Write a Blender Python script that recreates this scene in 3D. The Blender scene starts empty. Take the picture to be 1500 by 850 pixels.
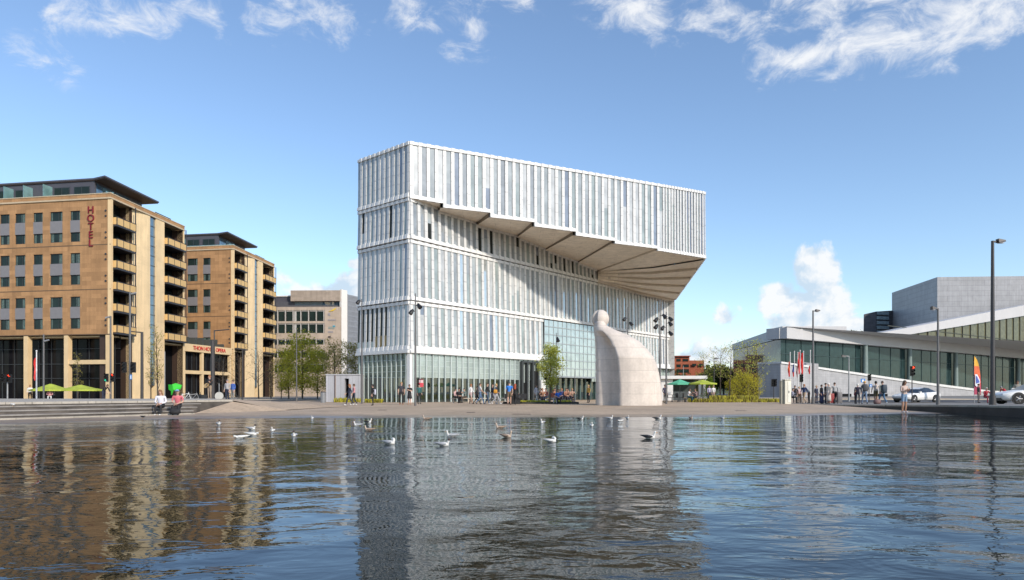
import bpy, bmesh, math, random
from mathutils import Vector, Matrix
random.seed(7)
R = math.radians
scene = bpy.context.scene
COL = scene.collection

# ------------------------------------------------------------------ camera, sky, sun, exposure
F, HZ, CX, CH = 1000.0, 575.0, 750.0, 1.1          # focal length in photo pixels, horizon row, centre column, eye height
cam = bpy.data.objects.new('camera', bpy.data.cameras.new('camera'))
COL.objects.link(cam)
cam.location = (0, 0, CH)
cam.rotation_euler = (R(90), 0, 0)
cam.data.sensor_width = 36
cam.data.lens = 24
cam.data.shift_y = 0.1
cam.data.clip_start = 0.1
cam.data.clip_end = 9000
scene.camera = cam

SUN_AZ, SUN_EL = 140.0, 31.0                        # azimuth clockwise from +Y
sv = Vector((math.sin(R(SUN_AZ)) * math.cos(R(SUN_EL)), math.cos(R(SUN_AZ)) * math.cos(R(SUN_EL)), math.sin(R(SUN_EL))))
sun = bpy.data.objects.new('sun', bpy.data.lights.new('sun', 'SUN'))
COL.objects.link(sun)
sun.data.energy = 3.0
sun.data.angle = R(2.5)      # thin haze round the sun
sun.data.color = (1.0, 0.91, 0.79)
sun.rotation_euler = (-sv).to_track_quat('-Z', 'Y').to_euler()
sun.location = (60, -40, 80)

scene.view_settings.view_transform = 'Standard'
scene.view_settings.look = 'None'
scene.view_settings.gamma = 1
scene.view_settings.use_curve_mapping = False
scene.view_settings.exposure = 0.45
scene.render.engine = 'CYCLES'
scene.cycles.use_denoising = True
scene.cycles.max_bounces = 6
scene.cycles.transparent_max_bounces = 16
scene.cycles.sample_clamp_indirect = 4.0
scene.cycles.caustics_reflective = False
scene.cycles.caustics_refractive = False

world = bpy.data.worlds.new('World')
scene.world = world
world.use_nodes = True


class NT:
    """small helper to write node trees as expressions"""
    def __init__(s, tree):
        s.t = tree
        tree.nodes.clear()

    def n(s, kind, **kw):
        nd = s.t.nodes.new(kind)
        for k, v in kw.items():
            setattr(nd, k, v)
        return nd

    def put(s, sock, val):
        if isinstance(val, bpy.types.NodeSocket):
            s.t.links.new(val, sock)
        elif val is not None:
            sock.default_value = val

    def m(s, op, a, b=None, c=None, clamp=False):
        nd = s.n('ShaderNodeMath', operation=op, use_clamp=clamp)
        s.put(nd.inputs[0], a)
        s.put(nd.inputs[1], b)
        s.put(nd.inputs[2], c)
        return nd.outputs[0]

    def v(s, op, a, b=None, scale=None):
        nd = s.n('ShaderNodeVectorMath', operation=op)
        s.put(nd.inputs[0], a)
        s.put(nd.inputs[1], b)
        if scale is not None:
            s.put(nd.inputs['Scale'], scale)
        return nd.outputs['Value'] if op in ('DOT_PRODUCT', 'LENGTH', 'DISTANCE') else nd.outputs[0]

    def mix(s, fac, a, b, blend='MIX'):
        nd = s.n('ShaderNodeMix', data_type='RGBA', blend_type=blend)
        s.put(nd.inputs[0], fac)
        s.put(nd.inputs[6], a)
        s.put(nd.inputs[7], b)
        return nd.outputs[2]

    def noise(s, vec, scale, detail=4, rough=0.55, dist=0.0, lac=2.0):
        nd = s.n('ShaderNodeTexNoise')
        s.put(nd.inputs['Vector'], vec)
        nd.inputs['Scale'].default_value = scale
        nd.inputs['Detail'].default_value = detail
        nd.inputs['Roughness'].default_value = rough
        nd.inputs['Distortion'].default_value = dist
        nd.inputs['Lacunarity'].default_value = lac
        return nd.outputs['Fac']

    def ramp(s, fac, lo, hi, a=0.0, b=1.0, smooth=False):
        nd = s.n('ShaderNodeMapRange', interpolation_type='SMOOTHSTEP' if smooth else 'LINEAR')
        nd.clamp = True
        s.put(nd.inputs[0], fac)
        for i, x in enumerate((lo, hi, a, b)):
            s.put(nd.inputs[1 + i], x)
        return nd.outputs[0]


def azel(px, py):
    a, b = (px - CX) / F, (HZ - py) / F
    return math.atan(a), math.atan(b / math.sqrt(1 + a * a))


def build_world():
    w = NT(world.node_tree)
    out = w.n('ShaderNodeOutputWorld')
    bg = w.n('ShaderNodeBackground')
    sky = w.n('ShaderNodeTexSky', sky_type='NISHITA')
    sky.sun_disc = False
    sky.sun_elevation = R(SUN_EL)
    sky.sun_rotation = R(SUN_AZ)
    sky.altitude = 0
    sky.air_density = SKY_AIR
    sky.dust_density = SKY_DUST
    sky.ozone_density = SKY_OZONE
    tc = w.n('ShaderNodeTexCoord').outputs['Generated']
    sx = w.n('ShaderNodeSeparateXYZ')
    w.put(sx.inputs[0], tc)
    az = w.m('ARCTAN2', sx.outputs[0], sx.outputs[1])
    el = w.m('ARCSINE', sx.outputs[2])
    cb = w.n('ShaderNodeCombineXYZ')
    w.put(cb.inputs[0], az)
    w.put(cb.inputs[1], el)
    p = cb.outputs[0]
    # thin high clouds and cumulus, each bank an elongated patch of sky given by direction
    def caps(lst):
        mx = None
        for (x0, y0, x1, y1, r, amp) in lst:
            a, b = azel(x0, y0), azel(x1, y1)
            A = (a[0], a[1], 0)
            B = (b[0] - a[0] or 1e-4, b[1] - a[1], 0)
            l2 = B[0] ** 2 + B[1] ** 2
            pa = w.v('SUBTRACT', p, A)
            h = w.m('MULTIPLY', w.v('DOT_PRODUCT', pa, B), 1 / l2, clamp=True)
            d = w.v('LENGTH', w.v('SUBTRACT', pa, w.v('SCALE', B, scale=h)))
            q = w.ramp(d, 0, r / F, amp, 0)
            mx = q if mx is None else w.m('MAXIMUM', mx, q)
        return mx
    hi = caps([(1115, 95, 1235, 68, 34, 1.15), (1235, 66, 1380, 45, 60, 1.15), (1360, 40, 1540, -20, 60, 1.2), (1420, 70, 1540, 30, 30, .6),
               (880, -30, 960, 25, 60, .95), (1000, 15, 1130, 25, 48, .72), (1150, -20, 1300, 0, 50, .72), (1150, 50, 1200, 30, 30, .6),
               (95, 30, 250, 28, 42, .85), (30, 88, 90, 92, 34, .55), (262, 0, 320, 40, 34, .6), (385, 30, 520, 22, 44, .78),
               (590, 0, 700, 40, 52, .72), (640, 60, 670, 70, 26, .5), (720, -30, 760, 0, 34, .7),
               (300, -190, 820, -120, 110, .42), (900, -260, 1150, -200, 100, .42), (-300, -100, 60, -60, 90, .4)])
    lo = caps([(1190, 392, 1198, 420, 46, 1.15), (1150, 440, 1225, 450, 48, 1.1), (1140, 475, 1250, 482, 34, 1.0), (1062, 466, 1066, 468, 32, .62),
               (440, 440, 560, 420, 46, .95), (415, 408, 420, 412, 22, .7), (515, 386, 524, 386, 16, .7), (1000, 520, 1100, 520, 44, .7),
               (430, 500, 700, 500, 60, .9), (-200, 480, -60, 470, 60, .7), (1650, 430, 1800, 450, 70, .9)])
    sc = w.n('ShaderNodeMapping')
    sc.inputs['Scale'].default_value = (1.0, 1.7, 1)
    sc.inputs['Rotation'].default_value = (0, 0, R(-20))
    w.put(sc.inputs[0], p)
    n1 = w.noise(sc.outputs[0], 17, 11, .66, .5)
    n2 = w.noise(p, 20, 8, .58, .2)
    dh = w.m('ADD', hi, w.m('MULTIPLY', w.m('SUBTRACT', n1, .5), 3.1))
    dl = w.m('ADD', lo, w.m('MULTIPLY', w.m('SUBTRACT', n2, .5), 1.9))
    ch = w.ramp(dh, .26, 1.45, 0, .95, True)
    ch = w.m('MULTIPLY', ch, w.ramp(hi, 0, .25))
    cl = w.ramp(dl, .34, .66, 0, .97, True)
    cl = w.m('MULTIPLY', cl, w.ramp(lo, 0, .15))
    # cumulus lit from the sun side, bluish grey inside
    n3 = w.noise(w.v('ADD', p, (.018, .012, 0)), 20, 8, .58, .2)
    rel = w.ramp(w.m('SUBTRACT', n2, n3), -.10, .08)
    white = w.mix(rel, (3.0, 3.7, 4.4, 1), (4.7, 4.8, 4.9, 1))
    col = w.mix(ch, sky.outputs[0], (4.6, 4.7, 4.85, 1))
    col = w.mix(cl, col, white)
    w.put(bg.inputs[0], col)
    bg.inputs[1].default_value = SKY_STRENGTH
    w.put(out.inputs[0], bg.outputs[0])
    world.cycles.sampling_method = 'MANUAL'
    world.cycles.sample_map_resolution = 512


SKY_AIR, SKY_DUST, SKY_OZONE, SKY_STRENGTH = 1.0, 0.5, 2.8, 0.15
build_world()

# ------------------------------------------------------------------ materials
MATS = {}


def mat(name, col, rough=.6, metal=0.0, var=.12, vscale=2.0, bump=0.0, bscale=20.0, spec=.5, emit=None, coat=0.0):
    if name in MATS:
        return MATS[name]
    m = bpy.data.materials.new(name)
    m.use_nodes = True
    t = NT(m.node_tree)
    out = t.n('ShaderNodeOutputMaterial')
    b = t.n('ShaderNodeBsdfPrincipled')
    tc = t.n('ShaderNodeTexCoord').outputs['Object']
    c = (*col, 1)
    if var:
        f = t.noise(tc, vscale, 5, .6)
        f = t.ramp(f, .3, .7)
        lo = tuple(x * (1 - var) for x in col) + (1,)
        hi = tuple(min(1, x * (1 + var)) for x in col) + (1,)
        t.put(b.inputs['Base Color'], t.mix(f, lo, hi))
    else:
        b.inputs['Base Color'].default_value = c
    b.inputs['Roughness'].default_value = rough
    b.inputs['Metallic'].default_value = metal
    b.inputs['Specular IOR Level'].default_value = spec
    b.inputs['Coat Weight'].default_value = coat
    if bump:
        bp = t.n('ShaderNodeBump')
        bp.inputs['Strength'].default_value = bump
        bp.inputs['Distance'].default_value = .02
        t.put(bp.inputs['Height'], t.noise(tc, bscale, 4))
        t.put(b.inputs['Normal'], bp.outputs[0])
    if emit:
        b.inputs['Emission Color'].default_value = (*emit[0], 1)
        b.inputs['Emission Strength'].default_value = emit[1]
    t.put(out.inputs[0], b.outputs[0])
    MATS[name] = m
    return m


def mat_slab(name, col, w, h, mortar=.012, var=.25, rough=.75, mcol=.45, axis='XZ', blotch=.09):
    """stone slabs laid in courses: brick pattern in object space on vertical faces (the wall direction and z)"""
    m = bpy.data.materials.new(name)
    m.use_nodes = True
    t = NT(m.node_tree)
    out = t.n('ShaderNodeOutputMaterial')
    b = t.n('ShaderNodeBsdfPrincipled')
    tc = t.n('ShaderNodeTexCoord').outputs['Object']
    s = t.n('ShaderNodeSeparateXYZ')
    t.put(s.inputs[0], tc)
    cb = t.n('ShaderNodeCombineXYZ')
    if axis == 'XY':
        t.put(cb.inputs[0], s.outputs[0])
        t.put(cb.inputs[1], s.outputs[1])
    else:
        t.put(cb.inputs[0], t.m('ADD', s.outputs[0], s.outputs[1]))
        t.put(cb.inputs[1], s.outputs[2])
    br = t.n('ShaderNodeTexBrick')
    t.put(br.inputs['Vector'], cb.outputs[0])
    br.inputs['Scale'].default_value = 1
    br.inputs['Brick Width'].default_value = w
    br.inputs['Row Height'].default_value = h
    br.inputs['Mortar Size'].default_value = mortar
    br.inputs['Mortar Smooth'].default_value = .3
    br.inputs['Bias'].default_value = 0
    br.inputs['Color1'].default_value = tuple(x * (1 - var) for x in col) + (1,)
    br.inputs['Color2'].default_value = tuple(min(1, x * (1 + var)) for x in col) + (1,)
    br.inputs['Mortar'].default_value = tuple(x * mcol for x in col) + (1,)
    f = t.ramp(t.noise(tc, .45, 6, .65), .3, .7, 1 - blotch, 1 + blotch)
    mp = t.n('ShaderNodeMapping')
    mp.inputs['Scale'].default_value = (1.6, 1.6, .09)
    t.put(mp.inputs[0], tc)
    g = t.m('MULTIPLY', t.ramp(t.noise(tc, 7, 4, .6), .3, .7, .94, 1.06), t.ramp(t.noise(mp.outputs[0], 1, 5, .65), .32, .62, .86, 1.04))
    c = t.v('SCALE', br.outputs[0], scale=t.m('MULTIPLY', f, g))
    t.put(b.inputs['Base Color'], c)
    b.inputs['Roughness'].default_value = rough
    b.inputs['Specular IOR Level'].default_value = .3
    t.put(out.inputs[0], b.outputs[0])
    MATS[name] = m
    return m


def mat_glass(name, tint, refl=.22, rough=.03, trans=(.6, .72, .68), opaque=.0, wob=.0, ior=1.5):
    """window glass: mirror reflection over a see-through or body-tinted pane"""
    m = bpy.data.materials.new(name)
    m.use_nodes = True
    t = NT(m.node_tree)
    out = t.n('ShaderNodeOutputMaterial')
    gl = t.n('ShaderNodeBsdfGlossy')
    gl.inputs['Color'].default_value = (.95, 1, 1, 1)
    gl.inputs['Roughness'].default_value = rough
    tr = t.n('ShaderNodeBsdfTransparent')
    tr.inputs[0].default_value = (*trans, 1)
    df = t.n('ShaderNodeBsdfDiffuse')
    tc = t.n('ShaderNodeTexCoord').outputs['Object']
    f = t.ramp(t.noise(tc, .8, 4), .3, .7)
    t.put(df.inputs[0], t.mix(f, tuple(x * .75 for x in tint) + (1,), tuple(x * 1.2 for x in tint) + (1,)))
    mx = t.n('ShaderNodeMixShader')
    mx.inputs[0].default_value = opaque
    t.put(mx.inputs[1], tr.outputs[0])
    t.put(mx.inputs[2], df.outputs[0])
    lw = t.n('ShaderNodeFresnel')
    bf = t.n('ShaderNodeNewGeometry').outputs['Backfacing']
    t.put(lw.inputs[0], t.ramp(bf, 0, 1, ior, 1 / ior))
    if wob:
        bp = t.n('ShaderNodeBump')
        bp.inputs['Strength'].default_value = 1
        bp.inputs['Distance'].default_value = wob
        t.put(bp.inputs['Height'], t.noise(tc, .9, 2))
        t.put(gl.inputs['Normal'], bp.outputs[0])
    mx2 = t.n('ShaderNodeMixShader')
    t.put(mx2.inputs[0], t.m('ADD', lw.outputs[0], refl, clamp=True))
    t.put(mx2.inputs[1], mx.outputs[0])
    t.put(mx2.inputs[2], gl.outputs[0])
    t.put(out.inputs[0], mx2.outputs[0])
    MATS[name] = m
    return m


def mat_clad(name, col, step=.92, dot=.5, rough=.45):
    """white aluminium cladding with small perforation marks at a regular height step"""
    m = bpy.data.materials.new(name)
    m.use_nodes = True
    t = NT(m.node_tree)
    out = t.n('ShaderNodeOutputMaterial')
    b = t.n('ShaderNodeBsdfPrincipled')
    tc = t.n('ShaderNodeTexCoord').outputs['Object']
    s = t.n('ShaderNodeSeparateXYZ')
    t.put(s.inputs[0], tc)
    wn = t.n('ShaderNodeTexWhiteNoise', noise_dimensions='1D')
    t.put(wn.inputs['W'], t.m('FLOOR', t.m('MULTIPLY', t.m('ADD', s.outputs[0], t.m('MULTIPLY', s.outputs[1], .5)), 1.2)))
    h = t.m('ADD', s.outputs[2], wn.outputs[0])
    fr = t.m('FRACT', t.m('DIVIDE', h, step))
    k = t.m('LESS_THAN', fr, .13)
    rn = t.ramp(t.noise(tc, 1.3, 3), .35, .65, .3, 1)
    k = t.m('MULTIPLY', k, rn)
    v = t.ramp(t.noise(tc, .6, 4), .3, .7)
    base = t.mix(v, tuple(x * .90 for x in col) + (1,), (*col, 1))
    t.put(b.inputs['Base Color'], t.mix(t.m('MULTIPLY', k, dot), base, (.25, .26, .28, 1)))
    b.inputs['Roughness'].default_value = rough
    t.put(out.inputs[0], b.outputs[0])
    MATS[name] = m
    return m


def mat_water():
    m = bpy.data.materials.new('pond_water')
    m.use_nodes = True
    t = NT(m.node_tree)
    out = t.n('ShaderNodeOutputMaterial')
    tc = t.n('ShaderNodeTexCoord').outputs['Object']
    df = t.n('ShaderNodeBsdfDiffuse')
    df.inputs[0].default_value = (.018, .018, .011, 1)
    gl = t.n('ShaderNodeBsdfGlossy')
    gl.inputs[0].default_value = (.79, .85, .92, 1)
    gl.inputs['Roughness'].default_value = .015
    fz = t.n('ShaderNodeFresnel')
    fz.inputs[0].default_value = 1.36
    mx = t.n('ShaderNodeMixShader')
    t.put(mx.inputs[0], fz.outputs[0])
    t.put(mx.inputs[1], df.outputs[0])
    t.put(mx.inputs[2], gl.outputs[0])
    mp = t.n('ShaderNodeMapping')
    mp.inputs['Rotation'].default_value = (0, 0, R(8))
    mp.inputs['Scale'].default_value = (.62, 1.0, 1)
    t.put(mp.inputs[0], tc)
    q = mp.outputs[0]
    swell = t.noise(q, .75, 2, .5, .6)
    rip = t.noise(q, 2.9, 3, .5, .9)
    fine = t.noise(q, 9.0, 2, .5, .4)
    chop = t.noise(q, 5.2, 3, .55, .7)
    patch = t.ramp(t.noise(tc, .13, 4, .55), .38, .62, .35, 1.25, True)
    h = t.m('ADD', t.m('MULTIPLY', swell, .046), t.m('ADD', t.m('MULTIPLY', rip, .0135), t.m('ADD', t.m('MULTIPLY', fine, .0010), t.m('MULTIPLY', chop, .0036))))
    h = t.m('MULTIPLY', h, patch)
    bp = t.n('ShaderNodeBump')
    bp.inputs['Strength'].default_value = 1
    bp.inputs['Distance'].default_value = WAVE
    t.put(bp.inputs['Height'], h)
    t.put(gl.inputs['Normal'], bp.outputs[0])
    t.put(fz.inputs['Normal'], bp.outputs[0])
    t.put(out.inputs[0], mx.outputs[0])
    return m


WAVE = 1.2
M_WATER = mat_water()

# ------------------------------------------------------------------ mesh helpers
def X(px, Y):
    return (px - CX) / F * Y


def Z(py, Y):
    return CH + (HZ - py) / F * Y


class MB:
    def __init__(s):
        s.v, s.f, s.m, s.sm = [], [], [], []

    def add(s, vs, fs, m=0, smooth=False):
        o = len(s.v)
        s.v += [tuple(x) for x in vs]
        for f in fs:
            s.f.append(tuple(i + o for i in f))
            s.m.append(m)
            s.sm.append(smooth)

    def quad(s, a, b, c, d, m=0):
        s.add([a, b, c, d], [(0, 1, 2, 3)], m)

    def hexa(s, p, m=0):
        s.add(p, [(3, 2, 1, 0), (4, 5, 6, 7), (0, 1, 5, 4), (1, 2, 6, 5), (2, 3, 7, 6), (3, 0, 4, 7)], m)

    def box(s, x0, x1, y0, y1, z0, z1, m=0):
        s.hexa([(x0, y0, z0), (x1, y0, z0), (x1, y1, z0), (x0, y1, z0), (x0, y0, z1), (x1, y0, z1), (x1, y1, z1), (x0, y1, z1)], m)

    def prism(s, poly, z0, z1, m=0):
        n = len(poly)
        g = lambda z, i: z[i] if isinstance(z, (list, tuple)) else z
        vs = [(p[0], p[1], g(z0, i)) for i, p in enumerate(poly)] + [(p[0], p[1], g(z1, i)) for i, p in enumerate(poly)]
        fs = [tuple(range(n - 1, -1, -1)), tuple(range(n, 2 * n))]
        fs += [(i, (i + 1) % n, n + (i + 1) % n, n + i) for i in range(n)]
        s.add(vs, fs, m)

    def tube(s, pts, rad, n=8, m=0, smooth=True, cap=True):
        pts = [Vector(p) for p in pts]
        if not isinstance(rad, (list, tuple)):
            rad = [rad] * len(pts)
        vs, fs = [], []
        up = None
        for i, p in enumerate(pts):
            d = (pts[min(i + 1, len(pts) - 1)] - pts[max(i - 1, 0)]).normalized()
            if up is None:
                up = Vector((1, 0, 0)) if abs(d.x) < .8 else Vector((0, 1, 0))
            a = d.cross(up).normalized()
            b = a.cross(d).normalized()
            up = b
            for k in range(n):
                t = 2 * math.pi * k / n
                vs.append(p + (a * math.cos(t) + b * math.sin(t)) * rad[i])
        for i in range(len(pts) - 1):
            for k in range(n):
                fs.append((i * n + k, i * n + (k + 1) % n, (i + 1) * n + (k + 1) % n, (i + 1) * n + k))
        s.add(vs, fs, m, smooth)
        if cap:
            s.add(vs[:n], [tuple(range(n))], m)
            s.add(vs[-n:], [tuple(range(n))], m)

    def rings(s, rings, m=0, smooth=True, cap=True):
        n = len(rings[0])
        vs = [p for r in rings for p in r]
        fs = []
        for i in range(len(rings) - 1):
            for k in range(n):
                fs.append((i * n + k, i * n + (k + 1) % n, (i + 1) * n + (k + 1) % n, (i + 1) * n + k))
        if cap:
            fs.append(tuple(range(n)))
            fs.append(tuple(range((len(rings) - 1) * n, len(rings) * n)))
        s.add(vs, fs, m, smooth)

    def ball(s, c, r, m=0, n=10, k=7, smooth=True):
        rx, ry, rz = r if isinstance(r, (tuple, list)) else (r, r, r)
        rg = []
        for i in range(k):
            t = math.pi * (i + .12) / (k - 1 + .24) - math.pi / 2
            rg.append([(c[0] + rx * math.cos(t) * math.cos(2 * math.pi * j / n), c[1] + ry * math.cos(t) * math.sin(2 * math.pi * j / n),
                        c[2] + rz * math.sin(t)) for j in range(n)])
        s.rings(rg, m, smooth)

    def mesh(s, name, mats, org=(0, 0, 0), weld=False):
        me = bpy.data.meshes.new(name)
        ox, oy, oz = org
        me.from_pydata([(x - ox, y - oy, z - oz) for x, y, z in s.v], [], s.f)
        for mm in (mats if isinstance(mats, (list, tuple)) else [mats]):
            me.materials.append(mm)
        me.polygons.foreach_set('material_index', s.m)
        me.polygons.foreach_set('use_smooth', s.sm)
        bm = bmesh.new()
        bm.from_mesh(me)
        if weld:
            bmesh.ops.remove_doubles(bm, verts=bm.verts, dist=1e-4)
        bmesh.ops.recalc_face_normals(bm, faces=bm.faces)
        bm.to_mesh(me)
        bm.free()
        return me

    def build(s, name, mats, parent=None, label=None, weld=False):
        org = parent['_org'] if parent is not None and '_org' in parent else (0, 0, 0)
        o = bpy.data.objects.new(name, s.mesh(name, mats, org, weld))
        COL.objects.link(o)
        if parent is not None:
            o.parent = parent
            o['_org'] = org
        if label:
            o['label'] = label
        return o


def tag(o, label=None, cat=None, group=None, kind=None):
    for k, v in (('label', label), ('category', cat), ('group', group), ('kind', kind)):
        if v:
            o[k] = v
    return o


def thing(name, label, cat, loc=(0, 0, 0), group=None, world=True, rz=0):
    """an Empty at the thing's base; parts built in world coordinates (world) or in its own coordinates"""
    o = bpy.data.objects.new(name, None)
    COL.objects.link(o)
    o.location = loc
    o.rotation_euler.z = rz
    o.empty_display_size = .3
    o['_org'] = tuple(loc) if world else (0.0, 0.0, 0.0)
    return tag(o, label, cat, group)


def copy_tree(o, parent=None):
    c = o.copy()
    COL.objects.link(c)
    if parent is not None:
        c.parent = parent
    for ch in list(o.children):
        copy_tree(ch, c)
    return c


def solo(mb, name, mats, label, cat, group=None, kind=None):
    """a thing that is one mesh: origin moved to the middle of its base"""
    xs, ys, zs = zip(*mb.v)
    org = ((min(xs) + max(xs)) / 2, (min(ys) + max(ys)) / 2, min(zs))
    o = bpy.data.objects.new(name, mb.mesh(name, mats, org))
    COL.objects.link(o)
    o.location = org
    return tag(o, label, cat, group, kind)


class Fr:
    """a vertical facade plane: origin, direction along, outward normal"""
    def __init__(s, o, d, n=None):
        L = math.hypot(*d)
        s.o, s.d = o, (d[0] / L, d[1] / L)
        if n is None:
            n = (s.d[1], -s.d[0])
        s.n = n

    def pt(s, u, n, z):
        return (s.o[0] + u * s.d[0] + n * s.n[0], s.o[1] + u * s.d[1] + n * s.n[1], z)

    def u(s, px):
        k = (px - CX) / F
        return (k * s.o[1] - s.o[0]) / (s.d[0] - k * s.d[1])

    def z(s, px, py):
        return Z(py, s.o[1] + s.u(px) * s.d[1])

    def box(s, mb, u0, u1, n0, n1, z0, z1, m=0, tilt=0.0):
        """tilt: the bottom stands this much further out than the top"""
        P = s.pt
        mb.hexa([P(u0, n0, z0), P(u1, n0, z0), P(u1, n1 + tilt, z0), P(u0, n1 + tilt, z0),
                 P(u0, n0, z1), P(u1, n0, z1), P(u1, n1, z1), P(u0, n1, z1)], m)

    def quad(s, mb, u0, u1, n, z0, z1, m=0, n_top=None):
        nt = n if n_top is None else n_top
        mb.quad(s.pt(u0, n, z0), s.pt(u1, n, z0), s.pt(u1, nt, z1), s.pt(u0, nt, z1), m)


def text_mesh(txt, size, depth=.05):
    cu = bpy.data.curves.new('lettering', 'FONT')
    cu.body = txt
    cu.size = size
    cu.extrude = depth
    cu.align_x = 'CENTER'
    cu.align_y = 'CENTER'
    o = bpy.data.objects.new('lettering', cu)
    COL.objects.link(o)
    dg = bpy.context.evaluated_depsgraph_get()
    me = bpy.data.meshes.new_from_object(o.evaluated_get(dg))
    bpy.data.objects.remove(o)
    return me


def place_text(name, txt, size, m, parent, fr, u, n, z, depth=.05, sx=1.0):
    """lettering standing on a facade, read from outside"""
    me = text_mesh(txt, size, depth)
    me.materials.clear()
    me.materials.append(m)
    org = Vector(parent['_org'])
    dx = Vector((fr.d[0], fr.d[1], 0)) * (1 if True else -1)
    nn = Vector((fr.n[0], fr.n[1], 0))
    if Vector((0, 0, 1)).cross(nn).dot(dx) < 0:
        dx = -dx
    c = Vector(fr.pt(u, n, z)) - org
    for v in me.vertices:
        q = c + dx * (v.co.x * sx) + Vector((0, 0, v.co.y)) + nn * v.co.z
        v.co = q
    o = bpy.data.objects.new(name, me)
    COL.objects.link(o)
    o.parent = parent
    o['_org'] = parent['_org']
    return o
# ------------------------------------------------------------------ the setting: ground, pond, plaza, terrace, quay
ZG = .14
M_GROUND = mat('ground_paving', (.20, .19, .175), .85, var=.15, vscale=.4, bump=.2)
M_ROAD = mat('asphalt', (.055, .056, .06), .85, var=.2, vscale=.8, bump=.3, bscale=60)
M_BED = mat('pond_bed', (.05, .05, .04), .9)
M_CONC = mat_slab('terrace_concrete', (.42, .38, .325), 2.4, .6, .015, .07, .8, .6, axis='XY')
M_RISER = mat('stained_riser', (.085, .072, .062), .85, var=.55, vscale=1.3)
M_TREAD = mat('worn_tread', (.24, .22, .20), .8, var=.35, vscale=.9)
M_KERB = mat_slab('pale_kerb', (.40, .36, .30), 1.3, .9, .012, .12, .8, .55, axis='XY')
M_DARKWALL = mat('quay_wall', (.030, .028, .027), .7, var=.4, vscale=1.0)
M_PAINT = mat('road_paint', (.72, .72, .70), .7, var=.1)


def mat_plaza():
    m = bpy.data.materials.new('plaza_setts')
    m.use_nodes = True
    t = NT(m.node_tree)
    out = t.n('ShaderNodeOutputMaterial')
    b = t.n('ShaderNodeBsdfPrincipled')
    tc = t.n('ShaderNodeTexCoord').outputs['Object']
    br = t.n('ShaderNodeTexBrick')
    t.put(br.inputs['Vector'], tc)
    br.inputs['Scale'].default_value = 1
    br.inputs['Brick Width'].default_value = .6
    br.inputs['Row Height'].default_value = .3
    br.inputs['Mortar Size'].default_value = .008
    br.inputs['Color1'].default_value = (.40, .30, .205, 1)
    br.inputs['Color2'].default_value = (.445, .335, .232, 1)
    br.inputs['Mortar'].default_value = (.23, .175, .125, 1)
    big = t.ramp(t.noise(tc, .16, 5, .6), .3, .7, .82, 1.16)
    mid = t.ramp(t.noise(tc, 1.7, 5, .65), .3, .7, .88, 1.1)
    # tide line: stone soaked by the pond up to an uneven height
    sz = t.n('ShaderNodeSeparateXYZ')
    t.put(sz.inputs[0], tc)
    wet = t.ramp(t.m('SUBTRACT', sz.outputs[2], t.m('MULTIPLY', t.noise(tc, .9, 4), .035)), -.004, .016, .45, 1)
    crk = t.ramp(t.noise(tc, .35, 7, .7), .56, .60, 1, .86)
    t.put(b.inputs['Base Color'], t.v('SCALE', br.outputs[0], scale=t.m('MULTIPLY', t.m('MULTIPLY', big, mid), t.m('MULTIPLY', wet, crk))))
    t.put(b.inputs['Roughness'], t.ramp(wet, .45, 1, .3, .75))
    t.put(out.inputs[0], b.outputs[0])
    return m


M_PLAZA = mat_plaza()

# ground: one sheet to the horizon with the pond sunk into it
g = MB()
o_ = [(-5000, -5000), (5000, -5000), (5000, 6000), (-5000, 6000)]
i_ = [(-70, -60), (70, -60), (70, 63), (-70, 63)]
b_ = [(-69, -59), (69, -59), (69, 62), (-69, 62)]
g.add([(x, y, ZG - .006) for x, y in o_] + [(x, y, ZG - .006) for x, y in i_] + [(x, y, -.7) for x, y in b_],
      [(k, (k + 1) % 4, 4 + (k + 1) % 4, 4 + k) for k in range(4)] + [(4 + k, 4 + (k + 1) % 4, 8 + (k + 1) % 4, 8 + k) for k in range(4)] + [(8, 9, 10, 11)])
tag(g.build('ground', M_GROUND), kind='structure')

w_ = MB()
w_.add([(-69.3, -59, 0), (69.3, -59, 0), (69.3, 62, 0), (-69.3, 62, 0)], [(0, 1, 2, 3)])
tag(w_.build('water', M_WATER), kind='structure')

# plaza: a beach of setts rising out of the pond, its edge a slightly uneven line
edge_px = [(-420, 652), (-200, 633), (-80, 626), (0, 621.5), (60, 619.5), (120, 617.2), (190, 615.2), (250, 613.8), (330, 612.6), (420, 612.2), (525, 612), (640, 611.6),
           (760, 611.4), (900, 611), (1000, 610.8), (1080, 610.4), (1160, 609), (1250, 607.2), (1330, 606), (1400, 605.6), (1440, 606.3), (1475, 608.5)]
edge = []
for px, py in edge_px:
    Y = CH * F / (py - HZ)
    edge.append((X(px, Y), Y))
# finer, with a little wander
fine = []
for (a, b) in zip(edge, edge[1:]):
    for k in range(8):
        t = k / 8
        x, y = a[0] + (b[0] - a[0]) * t, a[1] + (b[1] - a[1]) * t
        fine.append((x, y + random.uniform(-.10, .10) + .12 * math.sin(x * 1.3)))
fine.append(edge[-1])


def plaza_z(f):
    return -.22 + (ZG + .22) * (f ** .42) if f < 1 else ZG


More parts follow.
